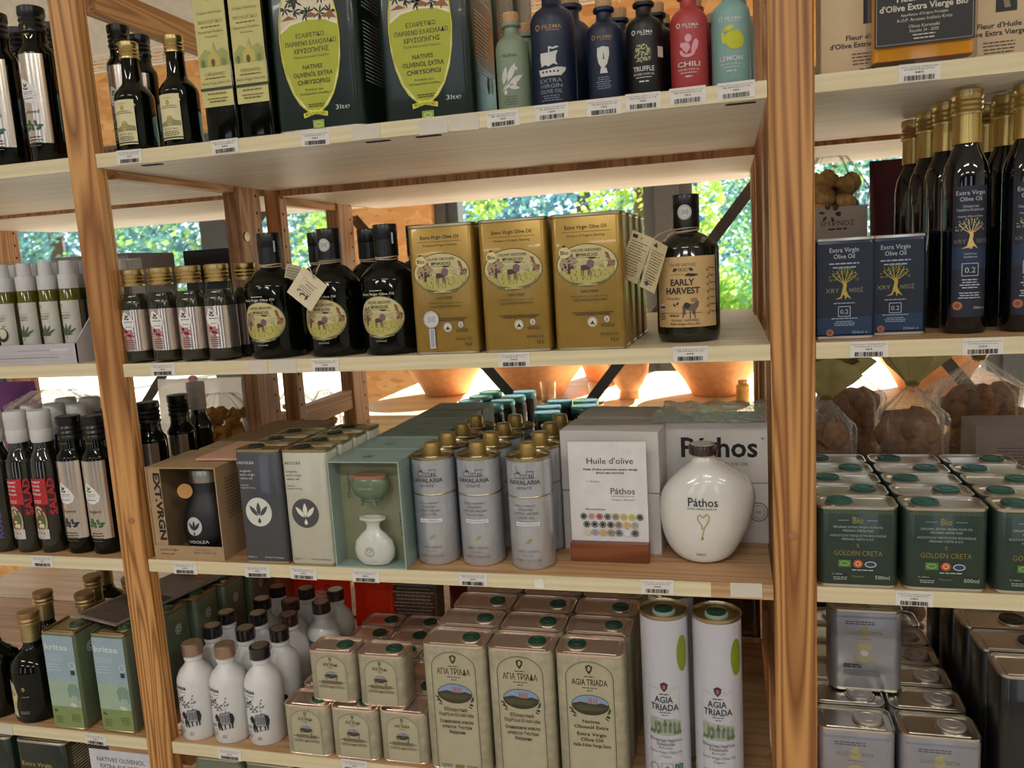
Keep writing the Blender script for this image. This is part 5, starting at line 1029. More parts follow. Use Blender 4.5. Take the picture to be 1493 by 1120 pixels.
# rear third shelf: pasta bags and jam jars
ZR3 = Z3-.004
bag('pasta_bag', 'clear bag of shell pasta on the rear shelf by the ladder frame', 'bag', (.125, .885, ZR3-.0), .13, .09, .19, M('#b99058', .6, 0, .25), 32, FILM, 60, .014, True) if 0 else None
def jar(label, loc, lidm, h=.085):
    t = thing('jam_jar', label, 'jar', loc, 0, 'turquoise lidded jam jars')
    MB().lathe([(.024, 0), (.0275, .003), (.0275, h-.020), (.024, h-.014), (.0235, h-.012)], M('#2a0f10', .08, 0, .3, coat=.6), 24).build('body', t)
    MB().lathe([(.0262, h-.014), (.0268, h-.012), (.0268, h-.002), (.0255, h), (.022, h-.0012)], lidm, 28).build('lid', t)
    plate(t, cyl(.0277), -20, 14, 20, 56, M('#b9b4b8', .5)); return t
TQ = M('#7fc4c4', .2, .6, .05); DK = M('#1c1418', .3, .2)
z0 = Z3-.004-.0; pj_ = jar('jam jar with dark lid at the front left of the jar group', (.3000, .560, z0), DK, .124)
pq = jar('jam jar with turquoise lid at the front right of the jar group', (.3640, .556, z0), TQ, .124)
for k in range(1, 5): dup(pq, (.2960+.006*k, .560+.058*k, z0), label='turquoise lidded jam jar, %s back in the left column' % ORD[k]); dup(pq, (.362+.010*k, .556+.058*k, z0), label='turquoise lidded jam jar, %s back in the right column' % ORD[k])
for i, (x, y) in enumerate(((.510, .535), (.500, .595), (.572, .60), (.565, .66), (.51, .66))): dup(pq, (x, y, z0), label='turquoise lidded jar just behind the pale cartons, ' + ('front one', 'second one', 'right of the strap', 'furthest right', 'furthest back')[i])
# table with clay bowls in the window light
LW = pine('light_table_top', '#e9d2ac', '#d6b888', 0, (0, 5, 0), 12., .4)
t = thing('display_table', 'light wood display table by the window carrying clay bowls', 'table', (.4, 1.35, -.9))
m = MB(); m.box(-.75, 1.3, 0, .85, 1.125, 1.165, LW, .003); m.build('tabletop', t)
for x in (-.70, 1.22):
    for y in (.04, .78): MB().box(x, x+.06, y, y+.06, 0, 1.125, LW).build('leg', t)
MB().box(-.70, 1.25, .02, .05, 1.0, 1.12, LW).build('apron', t)
CLAY = M('#f0b484', .6, 0, .1, bump=.1, scale=50); zt = .2655
def clay(name, label, x, y, prof): 
    t = thing(name, label, 'bowl', (x, y, zt)); inner = [(r*.93, z) for r, z in reversed(prof[1:])]
    MB().lathe(prof+inner, CLAY, 40, caps=(1, 1)).build('body', t); MB().lathe([(prof[-1][0]*.93, prof[-1][1]-.002), (prof[-1][0]*1.03, prof[-1][1]), (prof[-1][0]*1.03, prof[-1][1]+.006), (prof[-1][0]*.94, prof[-1][1]+.007)], CLAY, 40, caps=(0, 0)).build('rim', t)
BW = [(.072, 0), (.078, .006), (.098, .045), (.130, .09), (.152, .125), (.160, .15)]
clay('clay_bowl', 'large pale terracotta bowl on the table right of the strap', .815, 1.66, BW); clay('clay_bowl', 'wide terracotta bowl on the table left of the drinking glass', .225, 1.68, [(r*1.15, z) for r, z in BW])
clay('clay_bowl', 'terracotta bowl on the table at the far left of the gap', -.13, 1.75, BW); clay('clay_bowl', 'terracotta bowl with steep sides behind the slanted glass', .40, 1.98, [(r*.7, z*1.1) for r, z in BW])
clay('clay_goblet', 'small terracotta goblet bowl with a narrow foot', .545, 1.60, [(.034, 0), (.032, .010), (.030, .025), (.046, .050), (.062, .085), (.066, .12), (.064, .15)]); clay('clay_bowl', 'terracotta bowl on the table behind the right bay bags', 1.45, 1.70, [(r*1.2, z*1.2) for r, z in BW])
def tumbler(label, x, y):
    t = thing('drinking_glass', label, 'glass', (x, y, zt)); MB().lathe([(.022, 0), (.026, .075), (.0245, .075), (.0205, .008)], CLEAR, 24, caps=(1, 1)).build('glass', t); MB().lathe([(.0195, .009), (.0203, .013)], M('#3f6fb4', .1), 24).build('blue_base', t)
tumbler('small clear glass with blue base on the table, left of the strap', .30, 1.50); tumbler('small clear glass with blue base on the table, right of the strap', .46, 1.46)
m = MB(); m.lathe([(.0195, 0), (.0195, .05), (.014, .056)], M('#c99a50', .5, 0, .3), 18); t = thing('spice_jar', 'small corked spice jar on the table near the right post', 'jar', (.895, 1.50, zt)); m.build('body', t); MB().lathe([(.013, .056), (.014, .066)], CORK, 16).build('cork', t)
# wire rack on the header wall
t = thing('wire_rack', 'white wire rack high on the wall above the matt bottles', 'rack', (-.4, 2.30, 1.76)); m = MB()
for k in range(6): m.tube([(-1.8, .05*k, 0), (1.7, .05*k, 0)], .004, WHITEP, 5)
m.build('long_wires', t)['kind'] = 'stuff'; m = MB()
for k in range(36): m.tube([(-1.75+.1*k, 0, .0), (-1.75+.1*k, .29, 0)], .003, WHITEP, 4); m.tube([(-1.75+.1*k, 0, 0), (-1.75+.1*k, 0, -.07)], .003, WHITEP, 4)
m.tube([(-1.8, 0, -.07), (1.7, 0, -.07)], .004, WHITEP, 5); m.build('cross_wires', t)['kind'] = 'stuff'
# ================================================================== LEFT BAY
# spray bottles in a display carton
def spray(label, loc, kind):
    t = thing('spray_bottle', label, 'bottle', loc, 0, 'white capped spray bottles in the display carton')
    MB().lathe([(.013, 0), (.0142, .001), (.0142, .108), (.0125, .112)], M('#5c5a0c', .08, 0, .3), 22).build('body', t)
    MB().lathe([(.0138, .110), (.0138, .130), (.0128, .132)], M('#c5c3c4', .4), 22).build('collar', t); MB().lathe([(.0105, .131), (.0098, .150), (.009, .152)], M('#c9c8c9', .4), 18).build('nozzle', t); MB().lathe([(.0134, .130), (.0128, .156), (.012, .157)], FILMT, 20).build('clear_cap', t)
    plate(t, cyl(.0144), -20, 6, 22, 92, M('#c9c5bc', .5), nx=14)
    a = Art(); a.leaves([(-5, 82, 6, 3, 1.2), (-5, 82, 6, 3, 2.1)], '#c29a60').line([(-8, 74), (8, 74)], .4, '#55534e').t('INFUSED', 0, 68, 3.2, '#55534e', 15).fine(-7, 7, 65, 1, 1, 1.2, '#55534e')
    if kind: a.leaves([(-1, 40, 18, 3.4, x) for x in (1.57, 1.1, 2.05, .6, 2.5)]+[(-1, 40, 9, 2.6, x) for x in (.2, 2.95)], '#4e5a34').line([(-1, 40), (-2, 34)], .6, '#4e5a34')
    else: a.ell(0, 44, 9, 11, '#1f2320').ell(0, 46, 6.5, 8, '#c9c8b0').leaves([(0, 56, 7, 4, .4)], '#b9a02c')
    a.t('OLIVE OIL', 3, 26, 2.6, '#77756e', 14).fine(-8, 12, 16, 3, 3, 1.4, '#444240').rect(-8, 6, 6, 11, '#c98a3c'); pr(a, t, cyl(.0146), step=3); return t
p1_ = spray('spray bottle with a green hemp leaf label, second visible from the left', (-.193, .040, L2+.002), 1); p0 = spray('spray bottle with a dark olive picture label, leftmost fully visible', (-.2315, .036, L2+.002), 0)
dup(p1_, (-.1545, .042, L2+.002), label='spray bottle with hemp leaf label, third visible from the left'); dup(p1_, (-.1165, .043, L2+.002), label='spray bottle with hemp leaf label, rightmost beside the upright'); dup(p0, (-.270, .034, L2+.002), label='spray bottle with olive picture label cut by the left picture edge')
for k in range(5): dup(p1_, (-.256+.038*k, .082, L2+.002), label='spray bottle in the second carton row, %s from the left' % ORD[k], skip=('label_print',)); dup(p1_, (-.240+.038*k, .122, L2+.002), label='spray bottle in the third carton row, %s from the left' % ORD[k], skip=('label_print',))
t = thing('display_carton', 'white cardboard display tray with high back holding spray bottles', 'box', (-.190, .004, L2)); CB = M('#b9b4b8', .6, 0, .03)
m = MB(); m.box(-.108, .108, 0, .165, 0, .0016, CB).box(-.108, .108, 0, .0016, .0016, .031, CB).box(-.108, .108, .163, .165, .0016, .155, CB)
for x in (-.108, .1062):
    v = [(x, 0, .0016), (x, .163, .0016), (x, .163, .155), (x, .120, .150), (x, 0, .031)]; m.add(v+[(a_+.0018, b_2, c_) for a_, b_2, c_ in v], [(0, 1, 2, 3, 4), (9, 8, 7, 6, 5), (0, 5, 6, 1), (1, 6, 7, 2), (2, 7, 8, 3), (3, 8, 9, 4), (4, 9, 5, 0)], CB)
m.build('carton', t); a = Art(); a.t('Περιποίηση - Infused olive oil spray', 30, 21, 2, '#8f8a90', 60).rect(60, 20, 95, 24, '#cdc9c9').box(-100, 6, 100, 15, .3, '#9a949a').fine(-95, 95, 10, 1, 1, 1.6, '#8f8a90'); pr(a, t, flat(0, 0))
box_carton('dark_carton', 'dark flat carton on the left bay rear shelf behind the spray bottles', .16, .12, .165, M('#8f8a86', .6), (-.20, .185, L2)); box_carton('black_box', 'low black box on the left rear shelf seen behind the mini bottles', .11, .05, .170, M('#1a1116', .4), (-.105, .385, L2))
# salad and rosemary bottles
prof_r = [(.010, 0), (.0215, .0008), (.0232, .004), (.0232, .142), (.0215, .152), (.0150, .166), (.0135, .172), (.0130, .196)]
def salad(label, loc, kind):
    t = g_round('flavoured_oil_bottle', label, 'bottle', prof_r, M('#15180a', .06, 0, .3, coat=.6), loc, 'white capped flavoured oil bottles'); WC = M('#cfcdca', .4)
    MB().lathe([(.0152, .178), (.0165, .182), (.0165, .197), (.0158, .199), (.0165, .201), (.0165, .214), (.0172, .216), (.0165, .2265), (.0155, .228)], WC, 26).build('cap', t)
    if kind is None: return t
    S = cyl(.0234); a = Art()
    if kind == 'salad':
        a.rect(-18, 80, 14, 122, '#b3202a').t('CONDIMENT', -5, 115, 3, 'w', 22, b=.02).t('OLIVE OIL', -5, 108.5, 3.4, 'w', 20, b=.02).t('WITH MIX', -5, 102, 3.2, 'w', 19, b=.02).t('FOR SALAD', -5, 95.5, 3.2, 'w', 21, b=.02).fine(-14, 6, 86, 2, 3, 1, 'w').t('SALAD', 25, 62, 10, '#b3202a', 60, 'l', b=.04, rot=PI/2)
        a.rect(-18, 24, 10, 80, '#5a1418').ell(-4, 52, 13, 26, '#b9ad96', 22).ell(-4, 54, 11, 20, '#5a6434', 20); R = random.Random(6); a.leaves([(R.uniform(-11, 4), R.uniform(40, 70), 7, 4, R.uniform(0, 6)) for q in range(12)], '#d8d2b4').leaves([(R.uniform(-11, 4), R.uniform(38, 70), 6, 4, R.uniform(0, 6)) for q in range(9)], '#9c2a26').rect(-18, 24, 10, 40, '#c6c2bc').t('LYRA', -4, 31, 4.6, '#4a4a4a', 17).t('250ml ℮', -4, 26, 2, '#4a4a4a', 14)
    else: a.t('ROSEMARY', 14, 24, 10.5, '#5a3f78', 92, 'l', b=.04, rot=PI/2).rect(-22, 24, 2, 60, '#b9b4ae').ell(-10, 46, 9, 11, '#7a9a5c').fine(-20, 0, 30, 2, 3, 1.3, '#4a4a4a')
    pr(a, t, S, step=4); return t
ps_ = salad('white capped salad oil bottle with red label, left of the two', (-.2415, .030, L3), 'salad'); dup(ps_, (-.1985, .034, L3), label='white capped salad oil bottle with red label, right one next to the foil bottle')
salad('white capped rosemary oil bottle with purple lettering at the picture edge', (-.289, .028, L3), 'rosemary'); pn = salad('white capped bottle in the second row at the far left', (-.268, .090, L3), None)
for i, x in enumerate((-.225, -.178)): dup(pn, (x, .092, L3), label='white capped bottle in the second row behind the ' + ('first salad bottle', 'second salad bottle', 'foil bottle') [i])
for i, x in enumerate((-.255, -.205, -.150)): dup(pn, (x, .150, L3), label='white capped bottle in the third row, %s from the left' % ORD[i])
ph = herb('black capped bottle with silver foil label and dark thyme sprig', '#2c2a38', (-.146, .036, L3), 'thyme', group='foil labelled bottles on the left third shelf'); herb('black capped foil bottle with green sprig half hidden by the upright', '#3a6a3a', (-.099, .037, L3), 'oregano', group='foil labelled bottles on the left third shelf')
dup(ph, (-.122, .090, L3), label='black capped bottle in the gap behind the foil pair on the third shelf')
for i, (x, y) in enumerate(((-.094, .155), (-.088, .225))): dup(ph, (x, y, L3), label='black neck bottle behind the kraft box, ' + ('front one with emblem', 'middle one by the upright', 'rearmost one next to pasta')[i])
dup(pn, (-.108, .305, L3), label='pale capped bottle between the black bottles and the pasta bag')
# far stuff on the left
bag('pasta_bag', 'large clear bag of pasta behind the kraft box', 'bag', (-.125, .40, L3), .15, .085, .19, PASTA, 12, FILMT, 150, .013, True, shape='chip', fill_h=.85)
bag('bread_bag', 'clear bag of long golden pasta behind the salad bottles', 'bag', (-.69, .57, L3-.0055), .24, .11, .185, M('#c9a060', .7, 0, .3), 14, FILM, 120, .014, True, fill_h=.85)
aWP = Art(); aWP.poly([(-60, 200), (-30, 235), (-10, 215), (-25, 190)], '#e88a2c').poly([(10, 205), (30, 232), (60, 225), (70, 200), (40, 195)], '#c93aa8').ell(0, 180, 14, 9, '#e9a8c8')
packet('purple printed packet behind the rosemary bottle', (-.87, .62, L3-.0055), .12, .20, .04, M('#6e2f86', .45, 0, .1)); packet('white crinkled packet with orange and magenta print behind the mini bottles shelf', (-.43, .745, L3-.0055), .24, .18, .04, FILMW, aWP)
bag('shell_pasta_bag', 'clear bag of shell pasta on the rear shelf beyond the ladder frame', 'bag', (-.165, .745, L3-.0055), .088, .08, .145, M('#c9a468', .6, 0, .25), 16, FILM, 70, .014, True, fill_h=.8); bag('orange_pasta_bag', 'small bag of orange pasta on the rear shelf beside the shell pasta', 'bag', (-.080, .745, L3-.0055), .062, .07, .145, M('#e39a3c', .6, 0, .25), 17, FILM, 70, .013, True, fill_h=.8)
# lower left bottles and green tins
prof_t = [(.020, 0), (.036, .0008), (.0385, .005), (.0385, .086), (.036, .100), (.026, .112), (.0165, .120), (.0135, .126), (.0130, .150)]
def terra(label, loc):
    t = g_round('black_oil_bottle', label, 'bottle', prof_t, DARKGLASS, loc, 'black bottles with gold caps on the lower left shelf', 34); MB().lathe([(.0142, .132), (.0142, .160), (.0150, .161)], M('#b9a878', .35, .9), 24, caps=(1, 0)).build('neck_foil', t); cap_part(t, .0168, .160, .182, M('#a98a5c', .4, .8), 2)
    a = Art(); a.poly([(-26, 14), (-8, 12), (-10, 30), (-4, 50), (-10, 70), (-26, 74)], '#b9b49c').ell(-14, 46, 8, 12, '#cfc58a').ring(-14, 46, 8, 12, 1, '#8a7a34').leaves([(-16, 48, 9, 4, .8), (-16, 50, 8, 4, 2)], '#8a7a34').ell(8, 62, 3, 4, '#7a7a34').fine(2, 18, 48, 1, 1, 1, '#9a9a8a').fine(-4, 16, 22, 2, 3, 1, '#9a9a8a'); pr(a, t, cyl(.0387), step=4); return t
p = terra('black bottle with gold cap beside the left pale green tin', (-.289, .042, L4)); dup(p, (-.372, .040, L4), label='black bottle with gold cap at the far left edge of the fourth shelf')
for i, (x, y) in enumerate(((-.335, .120), (-.250, .125), (-.300, .200), (-.215, .200), (-.150, .275), (-.255, .282), (-.345, .28), (-.170, .365))): dup(p, (x, y, L4), label='black gold capped bottle further back, ' + ('second row left', 'second row right', 'third row left', 'third row middle', 'third row right near the card', 'fourth row middle', 'fourth row left', 'fourth row right')[i], skip=('label_print',))
LG = M('#97a794', .35, .1, .06, coat=.3); KG = M('#66735a', .4, .1, .06, coat=.3)
a = Art(); a.rect(-29, 4, 30, 40, '#7f9058').rect(-29, 40, 30, 84, '#9cb09a').rect(-29, 84, 30, 162, '#93a9b4').t('kritsa', -4, 138, 10, '#c9d2cc', 44, b=.02).fine(-26, 8, 128, 3, 4, 1, '#b9c4c0', 2, 'l').fine(-26, 4, 112, 3, 5, 1.4, '#b9c4c0', 3, 'l').ring(22, 112, 6, 6.4, 1.4, '#c7cec4').rect(18, 96, 26, 104, '#2c3a26')
a.poly([(8, 60), (6, 72), (12, 80), (24, 80), (29, 74), (29, 60), (26, 50), (24, 60), (14, 60), (10, 50)], '#7a9484').ring(12, 54, 3, 3, .7, '#c7cec4').poly([(8, 44), (12, 48), (20, 46), (24, 42), (16, 40)], '#c7cec4').fine(-24, -6, 22, 4, 3.6, 1.2, '#4a5a34', 4, 'l').fine(8, 26, 26, 4, 3.6, 1.2, '#4a5a34', 5, 'l').leaves([(-24, 30, 6, 3, 1.2), (-22, 30, 6, 3, .5)], '#4a5a34')
b_ = Art(); b_.ell(0, 132, 8, 9, '#cfd2cc').ring(0, 132, 6, 7, 1.2, '#3a4634').ell(0, 132, 1.8, 2, '#3a4634').ring(-12, 88, 6, 7, .8, '#8a9a7a'); [b_.fine(-16, 16, 118-4*k, 1, 1, 1, '#7c8c68', k) for k in range(16)]
pg = g_tin('pale_green_tin', 'pale green and blue tin with white lettering, left one', 'tin', .064, .064, .168, .007, KG, TINGOLD, (-.1970, .004, L4), (.012, M('#2a4a30', .4)), a, b_, capx=.012, group='pale green tins on the lower left shelf')
dup(pg, (-.1050, .008, L4), label='pale green and blue tin with white lettering, right one partly behind the upright')
for k in range(1, 5): dup(pg, (-.0930+.010*k-.002, .010+.069*k, L4), label='pale green tin showing its olive side right of the upright, %s back' % ORD[k], skip=('label_print',))
for k in range(1, 2): dup(pg, (-.1870, .074, L4), label='pale green tin behind the left pale green and blue tin', skip=('label_print',))
t = thing('flat_brochure', 'flat brown card lying across the tops of the pale green tins', 'card', (-.125, .165, L4+.1705), -.25); MB().box(-.055, .052, -.125, .145, 0, .0025, M('#8a8078', .45, 0, .15, scale=60)).build('sheet', t); MB().box(-.050, .047, -.120, -.010, .0025, .0028, M('#4c4038', .5, 0, .5, scale=200)).build('dark_picture', t); a = Art(); a.ell(10, 80, 14, 10, '#c98a5c').ell(30, 60, 8, 6, '#c98a5c'); pr(a, t, topf(.0026, 0, 0))
# under the lowest visible edge
G3 = M('#1f2a1e', .3, .1, .1, coat=.4); a = Art(); a.t('Terra Creta', -24, 238-34, 9, '#b9a24a', 50); b_ = Art(); [b_.fine(-34, 34, 246-5*k, 1, 1, 1.2, '#b9b9a8', k, 'l') for k in range(18)]
Z5 = -.2905
a = Art(); a.t('Extra Virgin', -10, 216, 8, '#b9a24a', 60)
pz = g_tin('dark_tall_tin', 'tall dark green tin below the lower left shelf edge', 'tin', .10, .10, .262, .010, G3, TIN, (-.275, .012, Z5), None, a, b_, group='tall dark tins on the lowest left shelf'); dup(pz, (-.39, .012, Z5), label='tall dark green tin at the lower left picture corner')
t = thing('info_card', 'white card reading NATIVES OLIVENÖL EXTRA AUS KRETA below the green tins', 'sign', (-.1080, .006, Z5)); MB().box(-.06, .06, 0, .0012, 0, .265, M('#c6c6cc', .5)).build('card', t); a = Art(); a.t('NATIVES OLIVENÖL', 0, 245, 8, '#3a3a40', 92).t('EXTRA AUS KRETA', 0, 233, 8, '#3a3a40', 82); pr(a, t, flat(0, 0))
MB().box(-.05, .05, .002, .02, 0, .20, M('#2a2f4a', .5)).build('backing', t)
sv = g_tin('silver_lid_tin', 'silver lidded tin below the fourth shelf, left', 'tin', .085, .055, .262, .011, M('#6a7258', .4), TIN, (.060, .02, Z5), (.014, M('#2a4a38', .4)), group='silver lidded tins on the lowest middle shelf')
for k in range(1, 8): dup(sv, (.060+.092*k, .02, Z5), label='silver lidded tin on the lowest middle shelf, %s from the left' % ORD[k])
# ================================================================== RIGHT BAY
CRM = M('#cdb48c', .5, 0, .04)
def cream_box(label, loc, w, d, sh):
    a = Art(); a.rect(-4, 54, 17, 84, '#1a1614').poly([(5, 58), (3, 68), (6, 74), (9, 80), (11, 74), (9, 66), (11, 58)], '#8a7a5c').t("Fleur d'Huile", 0, 38, 5.6, '#2c2218', 44, b=.02).t("d'Olive Extra Vierge Bio", 0, 30, 5.6, '#2c2218', 78, b=.02).fine(-20, 20, 22, 4, 3.6, 1.3, '#5a4a34').fine(-10, 10, 5, 1, 1, 1.5, '#5a4a34')
    return box_carton('cream_carton', label, w, d, .18, CRM, loc, art=a)
cream_box('cream carton with black emblem left of the amber oil flask', (1.012, .028, R1), .098, .05, 0); cream_box('cream carton with dark lettering right of the amber oil flask', (1.150, .050, R1), .094, .05, 0)
t = thing('amber_flask', 'flat amber oil flask with large black label', 'bottle', (1.0640, .000, R1)); AM = M('#c9871c', .08, 0, .1, coat=.6)
MB().rounded(0, .016, [(.003, 0), (0, .003), (0, .13), (.01, .142), (.03, .15)], .106, .032, .006, FILMT, 4).build('glass', t); MB().rounded(0, .016, [(.0, .006), (0, .125)], .100, .027, .005, AM, 4).build('oil', t); MB().lathe([(.012, .14), (.012, .175)], BLACKCAP, 20, 0, .016).build('stopper', t)
MB().box(-.049, .049, -.0008, -.0002, .020, .128, M('#1a1612', .4)).build('label', t); a = Art(); a.n = 12; W = '#cfc6b4'; a.box(-47, 22, 47, 126, .7, '#8f8672').t('Kirousakis', 0, 77, 6, W, 28).t("Fleur d'Huile", -2, 64.5, 6.6, W, 50, b=.02).t("d'Olive Extra Vierge Bio", -1, 55.5, 6.6, W, 86, b=.02).t("Appellation d'Origine Protégée", 0, 49.5, 2.8, W, 46).t('A.O.P. Arcanes Irakleio Kritis', 0, 44, 3.4, W, 54).t('Olives Koroneiki', 0, 37, 3.6, W, 30).t('Récolte 24 - 2025', 0, 32.5, 3.2, W, 28).fine(-14, 14, 29, 2, 3.6, 1.2, W); pr(a, t, flat(0, 0))
box_carton('black_carton', 'dark box at the top right corner of the picture', .10, .06, .19, M('#16161a', .35, 0, .1), (1.256, .025, R1))
# blue tins
BLU = M('#0f2a48', .3, .3, .06, coat=.15)
def tree_art(a, x, y, s, col, leafc):
    a.poly([(x-2*s, y), (x-4*s, y-8*s), (x-10*s, y-11*s), (x-3*s, y-10*s), (x-1*s, y-5*s), (x+1*s, y-8*s), (x+1*s, y-12*s), (x+3*s, y-8*s), (x+8*s, y-11*s), (x+4*s, y-5*s), (x+2*s, y), (x+3*s, y+6*s), (x+2*s, y+9*s), (x-2*s, y+9*s), (x-1*s, y+5*s)], col)
    for dx, dy in ((-13, 14), (-8, 18), (-3, 20), (4, 20), (9, 17), (13, 12)): a.line([(x, y+7*s), (x+dx*.5*s, y+(7+dy*.35)*s), (x+dx*s, y+(5+dy)*s)], .9*s, col)
    R = random.Random(21); a.leaves([(x+q*math.cos(w_)*s, y+(12+q*.85*math.sin(w_))*s, 2*s, 1.1*s, w_) for q, w_ in [(R.uniform(5, 16), R.uniform(-.1, PI+.1)) for _ in range(70)]], leafc)
def blue_art(s=1.):
    a = Art(); W = '#9fb0c4'; a.rect(-30, 26, 30, 112, '#111a2c').rect(-30, 6, 30, 26, '#123252').t('Extra Virgin', 0, 102, 5.6, '#b9c3d0', 32).t('Olive Oil', 0, 94.5, 5.6, '#b9c3d0', 23).fine(-21, 21, 88, 1, 1, 1.5, W).fine(-16, 16, 83.5, 1, 1, 1.5, W)
    tree_art(a, 0, 58, 1.0, '#b5a13a', '#8a8430'); a.t('XRY', -13, 55, 5.2, '#8f8a5c', 15).t('NΘOΣ', 13, 55, 5.2, '#8f8a5c', 15).fine(-15, 15, 42, 1, 1, 1.1, W).box(-6.5, 27, 6.5, 38.5, .7, '#b9c3d0').t('0.2', 0, 30, 5.4, '#b9c3d0', 9).fine(-18, 18, 24, 1, 1, 1.1, W).fine(-12, 12, 20.5, 3, 2.2, .9, W).ell(-16, 8, 4.6, 4.6, '#8a4a34').ring(-16, 8, 3.2, 3.2, .5, '#d09a7a').t('250ml ℮', 17, 6.5, 3.2, W, 17); return a
p = g_tin('blue_tin', 'dark blue tin with gold tree, nearest the pine upright', 'tin', .0685, .040, .119, .006, BLU, TIN, (.9885, .030, R2), None, blue_art(), group='dark blue tins with gold tree'); dup(p, (1.0485, .056, R2), rz=0, label='dark blue tin with gold tree, right one set slightly back'); dup(p, (.956, .082, R2), label='dark blue tin mostly hidden behind the pine upright')
dup(p, (1.0, .105, R2), label='dark blue tin hidden behind the first blue tin', skip=('label_print',))
prof_c = [(.008, 0), (.0225, .0008), (.0245, .005), (.0245, .178), (.0225, .192), (.0160, .208), (.0135, .214), (.0130, .245)]
def tallblue(label, loc):
    t = g_round('tall_oil_bottle', label, 'bottle', prof_c, M('#04070c', .06, 0, .2, coat=.6), loc, 'tall dark bottles with gold tops', 36)
    MB().lathe([(.0152, .216), (.0146, .228), (.0146, .252)], M('#c0a868', .3, .95), 26).build('neck_foil', t); cap_part(t, .0166, .248, .2755, GOLD, 3)
    a = Art(); W = '#b9bcc4'; a.rect(-19, 20, 19, 168, '#121a2c').rect(-19, 75, 19, 100, '#142a4a').t('Extra Virgin', 0, 158, 5, W, 31).t('Olive Oil', 0, 151, 5, W, 23).t('Εξαιρετικό', 0, 144, 2.6, W, 16).t('Παρθένο Ελαιόλαδο', 0, 140, 2.6, W, 29).t('Natives Olivenöl Extra', 0, 133, 2.2, W, 26)
    tree_art(a, 0, 108, .92, '#d3b87a', '#a09a7a'); a.t('XRY', -11, 104, 4.6, '#77766a', 13).t('NΘOΣ', 12, 104, 4.6, '#77766a', 13).t('Gold Flower', 0, 91, 2.2, W, 13).t('Goldblume', 0, 87.5, 2.2, W, 13).box(-8, 67, 8, 81, .7, W).t('0.2', 0, 70.5, 6.4, W, 10.5).fine(-10, 10, 62, 4, 3, 1.2, W).fine(-13, 13, 47, 3, 2.8, 1.1, W).ell(-12, 33, 5.4, 5.4, '#8a4a34').ring(-12, 33, 3.8, 3.8, .6, '#d09a7a').t('500ml ℮', 10, 29, 3, W, 12); pr(a, t, cyl(.0248), step=4); return t
p = tallblue('tall dark bottle with gold cap and tree label, left one in front', (1.1240, .065, R2)); dup(p, (1.1860, .064, R2), label='tall dark bottle with gold cap and tree label, cut by the right edge')
for k, y in ((1, .138), (2, .208), (3, .282)): dup(p, (1.1240-.004*k, y, R2), label='tall dark gold capped bottle, %s back in the left column' % ORD[k], skip=('label_print',))
for k in (1, 2): dup(p, (1.186-.002*k, .064+.068*k, R2), label='tall dark gold capped bottle, %s back in the right column' % ORD[k], skip=('label_print',))
bag('rusk_bag', 'clear bag of golden puffed rusks with white printed lower half', 'bag', (1.008, .33, R2), .100, .085, .24, PUFF, 41, FILMT, 130, .0155, True, fill_h=.9)
o = MB().box(-.044, .044, -.0475, -.046, .06, .165, M('#b5a48e', .6)).build('printed_panel', bpy.data.objects['rusk_bag']); a = Art(); a.t('ΘΥΡΝΟΣ', 4, 138, 7, '#3a3230', 46).fine(-12, 20, 132, 1, 1, 2.4, '#3a3230').leaves([(-6+7*math.cos(k), 156+5*math.sin(k), 9, 4, k) for k in range(9)], '#3a3230'); pr(a, o, flat(0, -.0475))
packet('burgundy cloth topped packet between the rusk bag and tall bottles', (1.100, .37, R2), .058, .235, .05, M('#4a1220', .6, 0, .15)); 
# green square tins
GC = M('#24392f', .35, .15, .05, coat=.3)
def gc_art():
    a = Art(); W = '#a9b5aa'; Gd = '#8a7c40'; a.many([[(-38+2.4*k, 92), (-36.8+2.4*k, 92), (-36.8+2.4*k, 96), (-38+2.4*k, 96)] for k in range(32)], '#57603c').t('Bio', 0, 80.5, 8, Gd, 12, b=.02).line([(-22, 84), (-10, 84)], .5, W).line([(10, 84), (22, 84)], .5, W)
    a.t('ORGANIC EXTRA VIRGIN OLIVE OIL', 0, 74.5, 2.8, W, 55).t('MESSARA KRITIS PGO', 0, 70, 2.8, W, 34).t("HUILE D'OLIVE VIERGE EXTRA BIOLOGIQUE", 0, 64, 2.8, W, 62).t('MESSARA CRÈTE A.O.P.', 0, 59.5, 2.8, W, 36).t('S', 0, 50.5, 5, Gd, 3.2).t('GOLDEN CRETA', 0, 40.5, 6.6, Gd, 54)
    a.rect(-22, 26, -8, 35, '#4f7a30').ring(-15, 30.5, 5, 2.8, .5, '#b9c9a0').ell(0, 30.5, 5.4, 5.2, '#b5562c').ring(0, 30.5, 3, 3, 1, '#e0c08a').ell(14, 30, 6.6, 4, '#b9bcc4').ell(14, 30, 5.2, 2.8, '#2c3a5a').fine(-10, 20, 22, 1, 1, 1.4, W).t('TL 500ml', -24, 16, 2.2, W, 12).fine(-30, -10, 12.5, 2, 2.4, 1, W).t('Messara', 0, 13.5, 3, Gd, 14).t('500ml', 27, 12, 4.8, W, 16, b=.01); return a
pgc = g_tin('green_square_tin', 'dark green square tin with gold lettering, nearest the upright', 'tin', .0905, .050, .101, .012, GC, TIN, (1.0005, .003, R3), (.0155, M('#2a5a50', .35, .2)), gc_art(), capx=-.018, group='dark green square tins')
dup(pgc, (1.0960, .003, R3), label='dark green square tin with gold lettering, middle one in front'); dup(pgc, (1.1920, .003, R3), label='dark green square tin cut by the right picture edge')
pge = g_tin('green_square_tin', 'green square tin in the second row with its cap on the right', 'tin', .0905, .050, .101, .012, GC, TIN, (.9995, .0560, R3), (.0155, M('#2a5a50', .35, .2)), None, capx=.018, group='dark green square tins')
